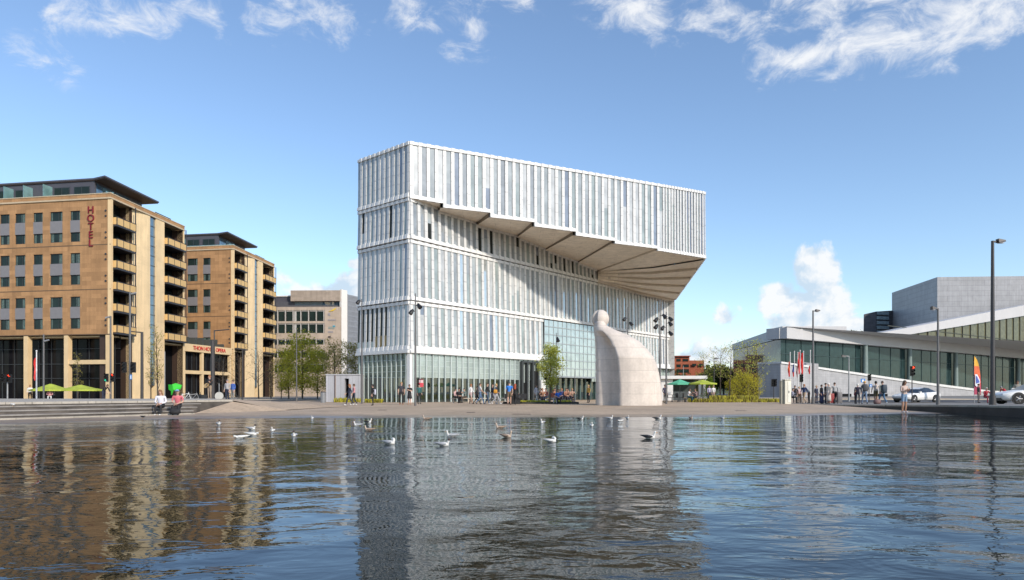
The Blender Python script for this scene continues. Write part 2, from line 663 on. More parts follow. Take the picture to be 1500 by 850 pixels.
pz = MB()
rows = []
fr_list = [0, .02, .05, .1, .2, .35, .55, .8, 1.0]
for f in fr_list:
    r = []
    for (x, y) in fine:
        yb, xb = 63.0, x * (63.0 / max(y, 20)) * .95
        s = max(0.0, (f - .02) / .98)
        if f == 0:
            r.append((x * .985, y - .8, -.25))
        else:
            r.append((x + (xb - x) * s, y + (yb - y) * s, .004 + (ZG - .004) * min(1, s * 1.4) ** .8))
    rows.append(r)
pz.v = [p for r in rows for p in r]
n_ = len(fine)
for i in range(len(rows) - 1):
    for k in range(n_ - 1):
        pz.f.append((i * n_ + k, i * n_ + k + 1, (i + 1) * n_ + k + 1, (i + 1) * n_ + k))
        pz.m.append(0)
        pz.sm.append(True)
tag(pz.build('plaza', M_PLAZA), kind='structure')
# paving continues round the library and over to the street
pv = MB()
pv.add([(-60, 62.9, ZG + .001), (60, 62.9, ZG + .001), (75, 130, ZG + .001), (-50, 90, ZG + .001)], [(0, 1, 2, 3)])
tag(pv.build('plaza_paving', M_PLAZA), kind='structure')

# roads: one before the hotels, one before the opera, with kerbs and markings
rd = MB()
rd.add([(-130, 68, ZG + .004), (-24, 68, ZG + .004), (-24, 88, ZG + .004), (-130, 88, ZG + .004)], [(0, 1, 2, 3)])
rd.add([(28, 64, ZG + .004), (150, 60, ZG + .004), (150, 84, ZG + .004), (40, 88, ZG + .004)], [(0, 1, 2, 3)])
tag(rd.build('road', M_ROAD), kind='structure')
mk = MB()
for x in range(-128, -26, 6):
    mk.box(x, x + 3, 77.8, 78, ZG + .005, ZG + .010)
for x in range(42, 148, 6):
    mk.box(x, x + 3, 73.8, 74, ZG + .005, ZG + .010)
tag(mk.build('road_markings', M_PAINT), kind='structure')
kb = MB()
kb.box(-130, -24, 67.7, 68, ZG - .05, ZG + .12)
kb.box(-130, -24, 88, 88.3, ZG - .05, ZG + .12)
kb.box(40, 150, 88, 88.3, ZG - .05, ZG + .13)
tag(kb.build('kerb', M_KERB), kind='structure')

# stepped terrace on the left: four steps down to the plaza
A0, A1 = Vector((-21.2, 24.6)), Vector((-15.5, 33.6))       # foot of the lowest step
sd = (A1 - A0).normalized()
sn = Vector((-sd.y, sd.x))                                   # away from the water
start = A0 - sd * 14
EMAX = (A1 - start).length
st = MB()
tops = [.05, .215, .38, .545, .70]
dep = [0, .34, .80, 1.26, 1.72]
ext = [-.2, .0, .5, 1.0, 3.2]                                # each step runs a little further to the right
for i in range(1, 5):
    a, b = start + sn * dep[i], start + sn * dep[i] + sd * (EMAX + ext[i])
    back = sn * 10
    p = [a, b, b + sn * (dep[4] + 1.0 - dep[i]), a + sn * (dep[4] + 1.0 - dep[i])]
    zt = tops[i]
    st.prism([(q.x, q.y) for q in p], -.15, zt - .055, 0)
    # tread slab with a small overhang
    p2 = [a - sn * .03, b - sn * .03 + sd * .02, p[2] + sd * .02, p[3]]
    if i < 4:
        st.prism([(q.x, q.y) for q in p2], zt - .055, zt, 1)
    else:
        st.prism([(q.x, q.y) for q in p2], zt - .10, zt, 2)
a, b = start + sn * -.05, start - sn * .05 + sd * (EMAX - .15)
st.prism([(q.x, q.y) for q in (a, b, b + sn * .42, a + sn * .42)], -.3, .085, 3)      # pale foot slab by the water
tag(st.build('steps', [M_RISER, M_TREAD, M_CONC, M_KERB]), kind='structure')
# terrace behind the steps falling gently to the street, and its sloping shoulder towards the plaza
tr = MB()
L0, L1 = start + sn * (dep[4] + 1.0), start + sn * (dep[4] + 1.0) + sd * (EMAX + 3.2)
tr.prism([(L0.x - 30, L0.y), (L0.x, L0.y), (L1.x, L1.y), (L1.x - 3, L1.y + 6), (L0.x - 40, L1.y + 6)], -.15, .699)
q0, q1 = (L1.x - 3, L1.y + 6), (L0.x - 40, L1.y + 6)
tr.add([(q1[0], q1[1], .70), (q0[0], q0[1], .70), (-22, 62, ZG), (-62, 62, ZG)], [(0, 1, 2, 3)])
S1 = start + sn * dep[4] + sd * (EMAX + 3.2)
tr.add([(S1.x, S1.y, .66), (L1.x, L1.y, .70), (q0[0], q0[1], .70), (-22, 62, ZG), (-14.5, 56, ZG), (-11.5, 48, .13), (S1.x + 2.2, S1.y + 1.5, .10)],
       [(0, 1, 6), (1, 2, 5, 6), (2, 3, 4, 5)], 1)
S0 = start + sd * (EMAX - .15)
tr.add([(S0.x, S0.y, .07), (S1.x, S1.y, .60), (S1.x + 2.6, S1.y + 1.4, .085), (S0.x + 1.2, S0.y + .2, .03)], [(0, 1, 2, 3)], 1)
tag(tr.build('terrace', [M_CONC, M_PLAZA]), kind='structure')

# raised quay on the right
qy = MB()
front = []
for px, Y, z in ((1196, 55, .145), (1240, 49, .22), (1300, 42.5, .33), (1370, 37.2, .42), (1430, 33.5, .47), (1500, 29.5, .51), (1600, 25, .53), (2100, 15, .54)):
    front.append((X(px, Y), Y, z))
front.append((26, 0, .54))
front.append((26, -55, .54))
n_ = len(front)
top = [(x, y, z) for x, y, z in front]
bot = [(x - .0, y, -.6) for x, y, z in front]
lip = [(x + .25, y + .1, z) for x, y, z in front]
far = [(72 if i < n_ - 2 else 72, 62 - i * 1.5 if i < n_ - 2 else front[i][1], ZG if i < 2 else .25) for i in range(n_)]
lo_ = [(x, y, z - .09) for x, y, z in front]
vs = top + lo_ + bot + far
fs, ms = [], []
for i in range(n_ - 1):
    qy.add([top[i], top[i + 1], lo_[i + 1], lo_[i]], [(0, 1, 2, 3)], 1)
    qy.add([lo_[i], lo_[i + 1], bot[i + 1], bot[i]], [(0, 1, 2, 3)], 0)
# top surface: from the lip back to street level
TB = [(24, 62), (30, 63), (38, 63), (46, 63), (54, 63), (62, 63), (72, 60), (72, 40), (72, 10), (72, -55)]
for i in range(n_ - 1):
    z0 = ZG if i < 6 else .3
    z1 = ZG if i + 1 < 6 else .3
    qy.add([top[i], top[i + 1], (TB[i + 1][0], TB[i + 1][1], z1), (TB[i][0], TB[i][1], z0)], [(0, 1, 2), (0, 2, 3)], 2)
tag(qy.build('quay', [M_DARKWALL, M_KERB, M_GROUND]), kind='structure')


def quay_z(x, y):
    """height of the quay top near the lip"""
    return .33


# ------------------------------------------------------------------ library
M_CLAD = mat_clad('white_cladding', (.64, .635, .62))
M_RIM = mat('white_rim', (.67, .665, .65), .5, var=.05, vscale=.5)
GLZ = [mat_glass('glazing_pale', (.315, .345, .35), .04, .12, opaque=1), mat_glass('glazing_grey', (.26, .28, .29), .05, .08, opaque=1),
       mat_glass('glazing_green', (.28, .325, .32), .04, .1, opaque=1), mat_glass('glazing_blue', (.19, .22, .27), .06, .05, opaque=1),
       mat_glass('glazing_dark', (.028, .032, .030), .0, .05, opaque=1, ior=1.2), mat_glass('glazing_white', (.44, .455, .455), .04, .2, opaque=1),
       mat_glass('glazing_mirror', (.38, .42, .43), .38, .04, opaque=1, wob=.004),
       mat('glazing_ochre', (.20, .135, .04), .3)]
M_SOFFIT = mat_slab('soffit_panel', (.80, .71, .595), 3.2, 1.1, .02, .03, .6, .72, axis='XY')
M_JOINT = mat('dark_joint', (.05, .05, .05), .7)
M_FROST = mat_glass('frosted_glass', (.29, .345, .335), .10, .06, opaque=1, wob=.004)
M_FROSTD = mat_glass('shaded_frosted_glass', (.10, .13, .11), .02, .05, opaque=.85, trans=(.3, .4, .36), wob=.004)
M_CLEAR = mat_glass('clear_glass', (.1, .14, .13), .10, .02, trans=(.36, .52, .45), opaque=.12, wob=.003)
M_CURTAIN = mat_glass('curtain_glass', (.38, .46, .48), .22, .03, opaque=.9, wob=.006)
M_MULL = mat('pale_mullion', (.42, .48, .46), .4, var=.05)
M_DKMULL = mat('dark_mullion', (.04, .045, .045), .5)
M_INT = mat('interior_wall', (.045, .07, .06), .8, var=.3, vscale=.25)
M_INTF = mat('interior_floor', (.07, .08, .075), .5)

ZL = ZG
C0 = (-9.75, 65.0)
rl = Fr(C0, (.629, .777), (.777, -.629))
lf = Fr(C0, (-.7546, .656), (-.656, -.7546))
A_ = (X(1032, 81.3), 81.3)
topf = Fr(C0, (A_[0] - C0[0], A_[1] - C0[1]))
LA = math.hypot(A_[0] - C0[0], A_[1] - C0[1])
LR, TC = 56.8, rl.u(874)
B_ = rl.pt(LR, 0, 0)[:2]
P1 = lf.pt(8.05, 0, 0)[:2]
P2 = (-17.6, 88.0)
P3 = (8.0, 122.0)
lev = [ZL, 5.2, 9.9, 15.75, 19.66]
ZTOP = 25.0
lib = thing('library_building', 'white finned glass library with cantilevered top storey and beige folded soffit', 'library', (C0[0], C0[1], ZL))


def cladding(fr, u0, u1, zb, zt, pitch, rnd, gw, n=0.0, tilt=.10, fin=.10, skip=None, split=None):
    """a storey of white fins with glass strips between; zb may be a function of u; gw weights the glass kinds"""
    W, G = MB(), MB()
    k = max(1, round((u1 - u0) / pitch))
    p = (u1 - u0) / k
    zbf = zb if callable(zb) else (lambda u: zb)
    for i in range(k):
        a = u0 + i * p
        um = a + p / 2
        z0 = zbf(um)
        H = zt - z0
        wf = .38 + rnd.uniform(-.035, .035)
        if skip and skip(um):
            continue
        fr.box(W, a, a + p * wf, n - .02, n + fin, z0 + .35, zt - .25, 0, tilt)
        fr.box(W, a + p * wf, a + p * (wf + .05), n - .02, n + .05, z0 + .35, zt - .25, 1, tilt)
        # stepped lower band, standing out at the fin
        fr.box(W, a, a + p * .55, n - .02, n + .14 + tilt, z0, z0 + .40 + rnd.uniform(-.03, .03), 1, .05)
        fr.box(W, a + p * .55, a + p, n - .02, n + .10 + tilt, z0 + .02, z0 + .36, 1, .05)
        fr.box(W, a, a + p * .5, n - .02, n + .17, zt - .32, zt, 1)
        fr.box(W, a + p * .5, a + p, n - .02, n + .11, zt - .30, zt - .02, 1)
        # glass, now and then changing colour part way up
        ga, gb = a + p * (wf + .05), a + p
        kinds = list(range(7))
        w = (list(gw(um)) + [0])[:7]
        m1 = rnd.choices(kinds, w)[0]
        zs = [z0 + .4, zt - .28]
        sp = split(um) if split else None
        if sp:
            fr.quad(G, ga, gb, n + tilt, z0 + .4, z0 + sp[0], sp[1])
            fr.quad(G, ga, gb, n + tilt * .6, z0 + sp[0], zt - .28, sp[2], n)
            continue
        if rnd.random() < .22:
            zs.insert(1, z0 + .4 + rnd.uniform(.3, .8) * (zt - z0 - .7))
        for q in range(len(zs) - 1):
            t0, t1 = (zs[q] - z0) / H, (zs[q + 1] - z0) / H
            fr.quad(G, ga, gb, n + tilt * (1 - t0), zs[q], zs[q + 1], m1, n + tilt * (1 - t1))
            m1 = rnd.choices(kinds, w)[0]
    return W, G


rnd = random.Random(11)
WM = [M_CLAD, M_RIM]
# top storey: stepped lower edge
segs = [(600, 645, 291, 298.5), (645, 715.6, 304.5, 312.2), (715.6, 779, 318.8, 326), (779, 839, 332, 339.8), (839, 896, 345, 353.2), (896, 960, 356.8, 364.8), (960, 1032, 367.3, 379)]
SEG = []
for xa, xb, ya, yb in segs:
    SEG.append((topf.u(xa), topf.u(xb), topf.z(xa, ya), topf.z(xb, yb)))


def ztopb(u):
    for a, b, za, zb in SEG:
        if u <= b:
            return za + (zb - za) * max(0, min(1, (u - a) / (b - a)))
    return SEG[-1][3]


gw_top = lambda u: [4, 3, 3, 1.0, 0, 1 + u * .10]
W, G = cladding(topf, 0, 30.2, ztopb, ZTOP, .83, rnd, gw_top, tilt=.05)
W2, G2 = cladding(lf, 0, 8.05, lev[4] + .04, ZTOP, .73, rnd, lambda u: [5, 3, 2, .4, 0, 1], tilt=.05, fin=.06)
endf = Fr(A_, (B_[0] - A_[0], B_[1] - A_[1]))
LE = math.hypot(B_[0] - A_[0], B_[1] - A_[1])
zA, zB = topf.z(1032, 378.6), Z(440, B_[1])
W3, G3 = cladding(endf, 0, LE, lambda u: zA + (zB - zA) * u / LE, ZTOP, .83, rnd, gw_top, tilt=.05)
WF, GF_ = cladding(topf, 30.2, LA, ztopb, ZTOP, .42, rnd, lambda u: [4, 2, 1, 2, 0, 4], tilt=.05)
for w_, g_ in ((W, G), (WF, GF_), (W2, G2), (W3, G3)):
    w_.build('top_storey_cladding', WM, lib)
    g_.build('top_storey_glazing', GLZ, lib)
rf = MB()
rf.prism([C0, A_, B_, P3, P2, P1], ZTOP - .5, ZTOP - .12)
rf.build('roof', M_RIM, lib)
bk = MB()
for a, b in ((B_, P3), (P3, P2), (P2, P1)):
    bk.quad((*a, ZL), (*b, ZL), (*b, ZTOP), (*a, ZTOP))
bk.build('rear_wall', M_CLAD, lib)

# soffit: a stair of beige leaves from the stepped outer edge in to the wall, then a fan round the far corner
sf, RISERS = MB(), []
inner = [((604, 292.5), (644, 305)), ((644, 309.5), (699, 326)), ((699, 330), (758, 345)), ((758, 347.5), (799, 364.5)), ((799, 366.5), (847, 383)), ((847, 385), (876, 396))]


def wallpt(px, py, n=-.02):
    u = rl.u(px)
    return rl.pt(u, n, rl.z(px, py))


prev = None
for i, ((a, b, za, zb), ((ia, ja), (ib, jb))) in enumerate(zip(SEG, inner)):
    o0, o1 = topf.pt(a, .02, za), topf.pt(b, .02, zb)
    i0, i1 = wallpt(ia, ja), wallpt(ib, jb)
    nseg = 4
    lerp = lambda p, q, t: tuple(p[k] + (q[k] - p[k]) * t for k in range(3))
    sf.quad(o0, o1, i1, i0)
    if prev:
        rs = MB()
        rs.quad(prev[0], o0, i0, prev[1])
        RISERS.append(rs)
    prev = (o1, i1)
a, b, za, zb = SEG[6]
Kp = [wallpt(876, 398), wallpt(876, 401), wallpt(876, 404.5), wallpt(876, 408), wallpt(876, 411)]
o0, o1 = topf.pt(a, .02, za), topf.pt(b, .02, zb)
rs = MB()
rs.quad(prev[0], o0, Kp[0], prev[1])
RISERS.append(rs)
ev = [o1]
for j in range(1, 6):
    t = j / 5
    ev.append(endf.pt(LE * t, 0, zA + (zB - zA) * t))
mid = []
for j in range(6):                      # the fan creases along a line half way out
    k = Kp[min(j, 4)]
    m_ = tuple((k[q] * .45 + ev[j][q] * .55) + (0, 0, -.25)[q] for q in range(3))
    mid.append(m_)
sf.add([Kp[0], o0, o1, mid[0]], [(0, 1, 3), (1, 2, 3)])
for j in range(5):
    k0, k1 = Kp[min(j, 4)], Kp[min(j + 1, 4)]
    dz = .16
    e0, e1 = ev[j], ev[j + 1]
    m0, m1 = mid[j], mid[j + 1]
    up = lambda p, d: (p[0], p[1], p[2] + d)
    sf.add([k0, up(m0, -dz), up(m1, dz), k1], [(0, 1, 2, 3)])
    sf.add([up(m0, -dz), up(e0, -dz), up(e1, dz), up(m1, dz)], [(0, 1, 2, 3)])
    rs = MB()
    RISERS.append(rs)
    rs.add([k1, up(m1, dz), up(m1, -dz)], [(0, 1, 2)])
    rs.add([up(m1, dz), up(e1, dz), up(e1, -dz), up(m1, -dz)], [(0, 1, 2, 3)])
sf.add([Kp[4], mid[5], ev[5], rl.pt(LR, -1, zB), rl.pt(TC, -1, Kp[4][2])], [(0, 1, 4), (1, 2, 3, 4)])
so = sf.build('soffit', M_SOFFIT, lib)
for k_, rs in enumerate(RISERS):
    rs.build('soffit_riser', mat('riser_shade_brown', (.20, .165, .125), .6) if k_ < 5 else mat('riser_beige', (.52, .45, .37), .6), so)  # stair risers get a dark brown that paints in their shade

# storeys below
UB = lambda u: 19.66
gw_r = lambda u: [5, 3, 2, .5, .15, 4, 1.2 + u * .08]


def wall_top(u):
    """underside of the soffit above the long wall"""
    px = CX + F * (rl.o[0] + u * rl.d[0]) / (rl.o[1] + u * rl.d[1])
    for (ia, ja), (ib, jb) in inner:
        if px <= ib:
            t = max(0, (px - ia) / (ib - ia))
            return rl.z(px, ja + (jb - ja) * t) + .05
    return rl.z(874, 396)


for nm, z0, z1, pl in (('third_storey', lev[2], lev[3], .0), ('second_storey', lev[1], lev[2], 0)):
    W, G = cladding(rl, 0, TC, z0, z1 - .08, .92, rnd, gw_r, skip=(lambda u: u > rl.u(793)) if nm == 'second_storey' else None)
    dark = lambda u: [5, 2.5, 1, .4, 0, 3] if nm != 'second_storey' or u < 3 or u > 7 else [0, 1, 1, 0, 6, 0]
    W2, G2 = cladding(lf, 0, 8.05, z0, z1 - .08, .73, rnd, dark, fin=.05,
                      split=(lambda u: (None if u < 2.6 else (1.5, 7, 4) if u < 5.2 else (1.0, 1, 4))) if nm == 'second_storey' else None)
    W3, G3 = cladding(rl, TC, LR, z0, (z1 if nm == 'second_storey' else Kp[4][2]) - .08, .92, rnd, lambda u: [3, 1, 2, .6, .1, 3, 9], n=-1.0)
    for w_, g_ in ((W, G), (W2, G2), (W3, G3)):
        w_.build(nm + '_cladding', WM, lib)
        g_.build(nm + '_glazing', GLZ, lib)
# fourth storey: full height on the short side, cut by the soffit on the long side
W, G = MB(), MB()
k = round(TC / .92)
p = TC / k
for i in range(k):
    a = i * p
    zt = wall_top(a + p / 2)
    w1, g1 = cladding(rl, a, a + p, lev[3], zt, p, rnd, lambda u: [2, 4, 1, 1, 1 if u < 8 else 4, 1], tilt=.08)
    W.add(w1.v, w1.f)
    W.m[-len(w1.f):] = w1.m
    G.add(g1.v, g1.f)
    G.m[-len(g1.f):] = g1.m
W2, G2 = cladding(lf, 0, 8.05, lev[3], lev[4], .73, rnd, lambda u: [2, 5, 1, .3, .1, .5], fin=.06)
for w_, g_ in ((W, G), (W2, G2)):
    w_.build('fourth_storey_cladding', WM, lib)
    g_.build('fourth_storey_glazing', GLZ, lib)
# dark shadow joints and backing walls
bw = MB()
for fr, u1, n in ((rl, TC, -.06), (lf, 8.05, -.06)):
    fr.quad(bw, 0, u1, n, lev[1], lev[3] + 3 if fr is rl else lev[4], 0)
rl.quad(bw, TC, LR, -1.06, lev[1], Kp[4][2], 0)
rl.box(bw, TC - .3, TC, -1.1, -.02, lev[1], lev[3] + .6, 0)
for z in lev[2:5]:
    lf.box(bw, 0, 8.05, -.05, .05, z - .09, z + .01, 0)
    if z < 19:
        rl.box(bw, 0, TC, -.05, .05, z - .09, z + .01, 0)
bw.build('backing_wall', M_JOINT, lib)
# corner post and first-floor rim
for fr, a, b, n in ((rl, -.15, rl.u(795), 0), (rl, TC, LR, -1.0), (lf, -.15, 8.05, 0)):
    rm = MB()
    fr.box(rm, a, b, n - .1, n + .38, lev[1] - .34, lev[1] - .10)
    fr.box(rm, a, b, n - .1, n + .26, lev[1] - .10, lev[1] + .04)
    rm.build('rim_band', M_RIM, lib)
cp = MB()
cp.prism([rl.pt(-.12, .16, 0)[:2], rl.pt(.22, .16, 0)[:2], rl.pt(.22, -.1, 0)[:2], lf.pt(.22, -.1, 0)[:2], lf.pt(.22, .16, 0)[:2]], ZL, lev[1] - .36)
cp.build('corner_post', M_RIM, lib)

# ground floor: pale frosted glass above, clear glass below, interior behind
zc = 2.55
U795 = rl.u(796)
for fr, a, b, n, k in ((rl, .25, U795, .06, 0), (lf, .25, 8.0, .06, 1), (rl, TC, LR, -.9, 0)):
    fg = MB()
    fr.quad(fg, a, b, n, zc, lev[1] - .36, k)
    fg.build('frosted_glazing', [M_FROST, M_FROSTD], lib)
for fr, a, b, n, z1 in ((rl, .25, U795, .04, zc), (lf, .25, 8.0, .04, zc), (rl, U795, LR, -1.5, 3.1)):
    cg = MB()
    fr.quad(cg, a, b, n, ZL, z1)
    cg.build('clear_glazing', M_CLEAR, lib)
mu, mul, mur = MB(), MB(), MB()
for z in (2.55, 3.1, 3.65, 4.2):
    rl.box(mu, .25, U795, .06, .085, z, z + .04)
    lf.box(mul, .25, 8.0, .06, .085, z, z + .04)
u = .3
j = 0
while u < U795:
    rl.box(mu, u, u + (.10 if j % 2 else .16), .06, .20 if j % 2 else .14, ZL, lev[1] - .37)
    u += .86
    j += 1
u = .3
while u < 8:
    lf.box(mul, u, u + .09, .06, .2, ZL, lev[1] - .37)
    u += .73
u = TC
while u < LR:
    rl.box(mur, u, u + .1, -.9, -.8, zc, lev[1] - .37)
    u += .92
for q_ in (mu, mul, mur):
    q_.build('mullion', M_MULL, lib)
# gridded curtain wall bay over the recessed entrance
cw, cm, em = MB(), MB(), MB()
rl.quad(cw, U795, TC - .05, .10, 3.05, lev[2] - .1)
u = U795
while u < TC:
    rl.box(cm, u, u + .045, .10, .15, 3.05, lev[2] - .1)
    u += .95
for z in (3.05, 4.05, 5.05, 6.05, 7.05, 8.05, 9.0):
    rl.box(cm, U795, TC - .05, .10, .16, z, z + .10)
rl.box(cm, U795, TC, -1.5, .13, 2.95, 3.05)
u = U795
while u < LR:
    rl.box(em, u, u + .16, -1.48, -1.3, ZL, 3.0)
    u += 1.25
cwo = cw.build('curtain_wall', M_CURTAIN, lib)
cm.build('curtain_wall_grid', mat('grid_bar', (.30, .34, .36), .4), cwo)
em.build('entrance_mullion', mat('green_mullion', (.10, .15, .14), .4), lib)
# entrance portal: tall dark frames with a door leaf
ep, ed = MB(), MB()
for px in (760.5, 768, 776, 784):
    uu = rl.u(px)
    rl.box(ep, uu - .14, uu + .14, .2, .55, ZL, 4.6)
rl.box(ep, rl.u(760.5), rl.u(784), .2, .5, 4.5, 4.7)
rl.box(ed, rl.u(777), rl.u(783.4), .22, .34, ZL, 3.6)
rl.box(ed, rl.u(761), rl.u(768), .22, .30, ZL, 2.2)
ep.build('portal_frame', M_DKMULL, lib)
ed.build('door', mat('door_black', (.012, .012, .012), .4), lib)
pw = MB()
rl.box(pw, rl.u(785), rl.u(792), .2, .8, ZL, 2.55)
pw.build('lobby_wall', mat('lobby_white', (.6, .6, .58), .6), lib)
# interior
it, ifl = MB(), MB()
rl.quad(it, 1, LR, -9, ZL, lev[1] - .4)
lf.quad(it, 1.5, 8, -4, ZL, lev[1] - .4)
ifl.prism([C0, B_, P3, P2, P1], ZL - .05, ZL + .012)
ifl.prism([C0, B_, P3, P2, P1], lev[1] - .42, lev[1] - .37)
it.build('interior_wall', M_INT, lib)
ifl.build('interior_floor', M_INTF, lib)
for u in range(2, 54, 5):
    ic = MB()
    x, y, _ = rl.pt(u, -3, 0)
    ic.tube([(x, y, ZL), (x, y, lev[1] - .4)], .28, 10)
    ic.build('interior_column', mat('column_grey', (.20, .25, .23), .5), lib)
    ic = MB()
    x, y, _ = rl.pt(u + 2, -5.5, 0)
    ic.box(x - .9, x + .9, y - .25, y + .25, ZL, 1.9 + (u % 3) * .3)
    ic.build('bookcase', mat('bookcase_wood', (.09, .10, .07), .6), lib)
sg = MB()
rl.box(sg, rl.u(612.2), rl.u(618), .1, .22, Z(567, 65.6), Z(561, 65.6), 0)
rl.box(sg, rl.u(612.2), rl.u(618), .1, .22, Z(556.5, 65.6), Z(554.8, 65.6), 1)
rl.box(sg, rl.u(612.2), rl.u(618), .1, .20, Z(561, 65.6), Z(556.5, 65.6), 2)
sg.build('sign_panel', [mat('sign_red', (.5, .05, .07), .5), mat('sign_maroon', (.10, .015, .02), .5), mat('sign_pink', (.6, .42, .42), .5)], lib)

# ------------------------------------------------------------------ hotels
M_STONE = mat_slab('sandstone', (.40, .225, .105), 1.25, .62, .008, .16, .75, .72)
M_CREAM = mat_slab('cream_stone', (.76, .57, .33), 1.4, 1.2, .006, .04, .7, .85)
M_CREAM2 = mat('cream_render', (.68, .50, .28), .7, var=.08, vscale=.6)
M_SPAN = mat('grey_spandrel', (.21, .20, .205), .5, var=.06)
M_WFRAME = mat('window_frame_dark', (.035, .04, .045), .5)
M_WGLASS = mat_glass('hotel_glass', (.018, .03, .027), .0, .03, opaque=1, ior=1.3)
M_CURT = mat('window_curtain', (.085, .13, .115), .6, var=.5, vscale=6)
M_BALD = mat('balcony_dark', (.035, .034, .04), .5)
M_BALP = mat('balcony_panel', (.62, .41, .17), .6, var=.08, vscale=1)
M_PENT = mat('penthouse_zinc', (.075, .072, .085), .45, var=.1, vscale=.6)
M_EAVE = mat('eave_timber', (.045, .026, .018), .6)
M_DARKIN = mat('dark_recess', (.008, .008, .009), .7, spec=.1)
M_SHOP = mat_glass('shop_glass', (.010, .010, .012), .0, .06, opaque=1, ior=1.2)
M_BLUEGL = mat_glass('stair_glass', (.07, .13, .19), .16, .03, opaque=1)
M_TEALGL = mat_glass('screen_glass', (.20, .36, .36), .10, .05, opaque=.75, trans=(.6, .8, .78))
M_SIGNRED = mat('letter_red', (.20, .012, .02), .45)
M_COPING = mat('coping_stone', (.50, .40, .27), .7, var=.1)
FD, SD = (-.9855, .170), (.058, .998)


def hotel(label, K, cols, gcols, sign, uL):
    """K: street corner on the ground. u runs left along the front, v back along the side."""
    fr = Fr(K, FD, (-.170, -.9855))
    sf = Fr(K, SD, (.998, -.058))
    th = thing('hotel_building', label, 'hotel', (K[0], K[1], ZG))
    zc0, zc1, zb = 28.35, 29.2, 9.25
    V1 = 19.3

    def ip(u, v):
        return (K[0] + u * fr.d[0] + v * sf.d[0], K[1] + u * fr.d[1] + v * sf.d[1])
    # front wall with its window openings left open: built as strips between columns
    wl = MB()
    rows = [(26.9, 25.55), (23.85, 22.5), (20.9, 19.45), (17.8, 16.4), (14.7, 13.25), (11.65, 10.15)]
    prevu = .0
    for (a, b) in sorted(cols):
        fr.box(wl, prevu, a, -.4, 0, zb, zc0)
        zz = zc0
        for zt, z0 in rows:
            fr.box(wl, a, b, -.4, 0, zt, zz)
            zz = z0
        fr.box(wl, a, b, -.4, 0, zb, zz)
        prevu = b
    fr.box(wl, prevu, uL, -.4, 0, zb, zc0)
    wl.build('front_wall', M_STONE, th)
    tr = MB()
    fr.box(tr, -.12, uL, -.3, .14, zc0, zc0 + .22, 1)
    fr.box(tr, .0, uL, -.3, .04, zc0 + .22, zc1 - .12, 0)
    fr.box(tr, -.1, uL, -.3, .10, zc1 - .12, zc1, 1)
    sf.box(tr, -.14, V1, -.3, .14, zc0, zc0 + .22, 1)
    sf.box(tr, -.02, V1, -.3, .045, zc0 + .22, zc1 - .12, 0)
    sf.box(tr, -.1, V1 + .1, -.3, .10, zc1 - .12, zc1, 1)
    tr.build('parapet', [M_STONE, M_COPING], th)
    gr = MB()
    for z in (21.95, 15.65, 9.3):
        fr.box(gr, 0, uL, -.02, .015 if z > 10 else .10, z - .06, z + .06)
    gr.build('string_course', mat('groove_dark', (.13, .085, .05), .8), th)
    for (a, b) in cols:
        for ri, (zt, z0) in enumerate(rows):
            m = MB()
            t = .07
            fr.box(m, a, b, -.22, -.12, z0, z0 + t)
            fr.box(m, a, b, -.22, -.12, zt - t, zt)
            fr.box(m, a, a + t, -.22, -.12, z0 + t, zt - t)
            fr.box(m, b - t, b, -.22, -.12, z0 + t, zt - t)
            fr.box(m, a + (b - a) * .36 - .03, a + (b - a) * .36 + .03, -.21, -.13, z0 + t, zt - t)
            fo = m.build('window', M_WFRAME, th)
            gl = MB()
            fr.quad(gl, a + t, b - t, -.18, z0 + t, zt - t, 0)
            s = a + t
            rr = random.Random(int(a * 100) + ri)
            cw_ = (b - a) * rr.choice([.16, .3, .42])
            fr.quad(gl, s, s + cw_, -.172, z0 + t, zt - t, 1)
            if rr.random() < .6:
                fr.quad(gl, b - t - cw_ * .7, b - t, -.172, z0 + t, zt - t, 1)
            gl.build('pane', [M_WGLASS, M_CURT], fo)
        for k in (0, 2, 4):
            m = MB()
            fr.box(m, a + .02, b - .02, -.10, .012, rows[k + 1][0], rows[k][1])
            m.build('spandrel', M_SPAN, th)
    # paired round vents by the corner
    vn = MB()
    uv = .75
    for zt, z0 in rows:
        for dz in (.1, .85):
            c = fr.pt(uv, .0, z0 + .3 + dz)
            vn.tube([c, (c[0] + fr.n[0] * .1, c[1] + fr.n[1] * .1, c[2])], .14, 8)
    vn.build('wall_vent', M_WFRAME, th)
    # ground floors: columns, beam, dark glazed recess
    for i, (a, b) in enumerate(gcols):
        gc = MB()
        fr.box(gc, a, b, -.7, .05, ZG, zb - .04)
        gc.build('stone_pier', M_CREAM2, th)
    gc = MB()
    fr.box(gc, gcols[0][1], gcols[1][0], -.5, -.02, 5.1, 5.7)
    gc.build('beam', M_CREAM2, th)
    gc = MB()
    sf.box(gc, -.0, .42, -.42, .08, ZG, zc0 - .02)
    gc.build('corner_pier', M_CREAM2, th)
    dk = MB()
    fr.quad(dk, .4, uL, -2.4, ZG, zb)
    dk.build('shopfront_glazing', M_SHOP, th)
    sh = MB()
    u = 1.2
    while u < uL:
        fr.box(sh, u, u + .08, -2.38, -2.25, ZG, zb)
        u += 2.1
    for z in (3.1, 5.2, 7.4):
        fr.box(sh, .4, uL, -2.38, -2.28, z, z + .1)
    sh.build('shopfront_frame', M_WFRAME, th)
    # side: balcony bays, cream walls, stair window
    kx = lambda px: max(0, (K0F(px)))
    v = {'b0': .45, 'b1': 5.0, 'w1': 9.4, 'g1': 11.0, 'w2': 13.3, 'b2': 18.9}
    cr = MB()
    # slightly rounded cream wall
    n_ = 8
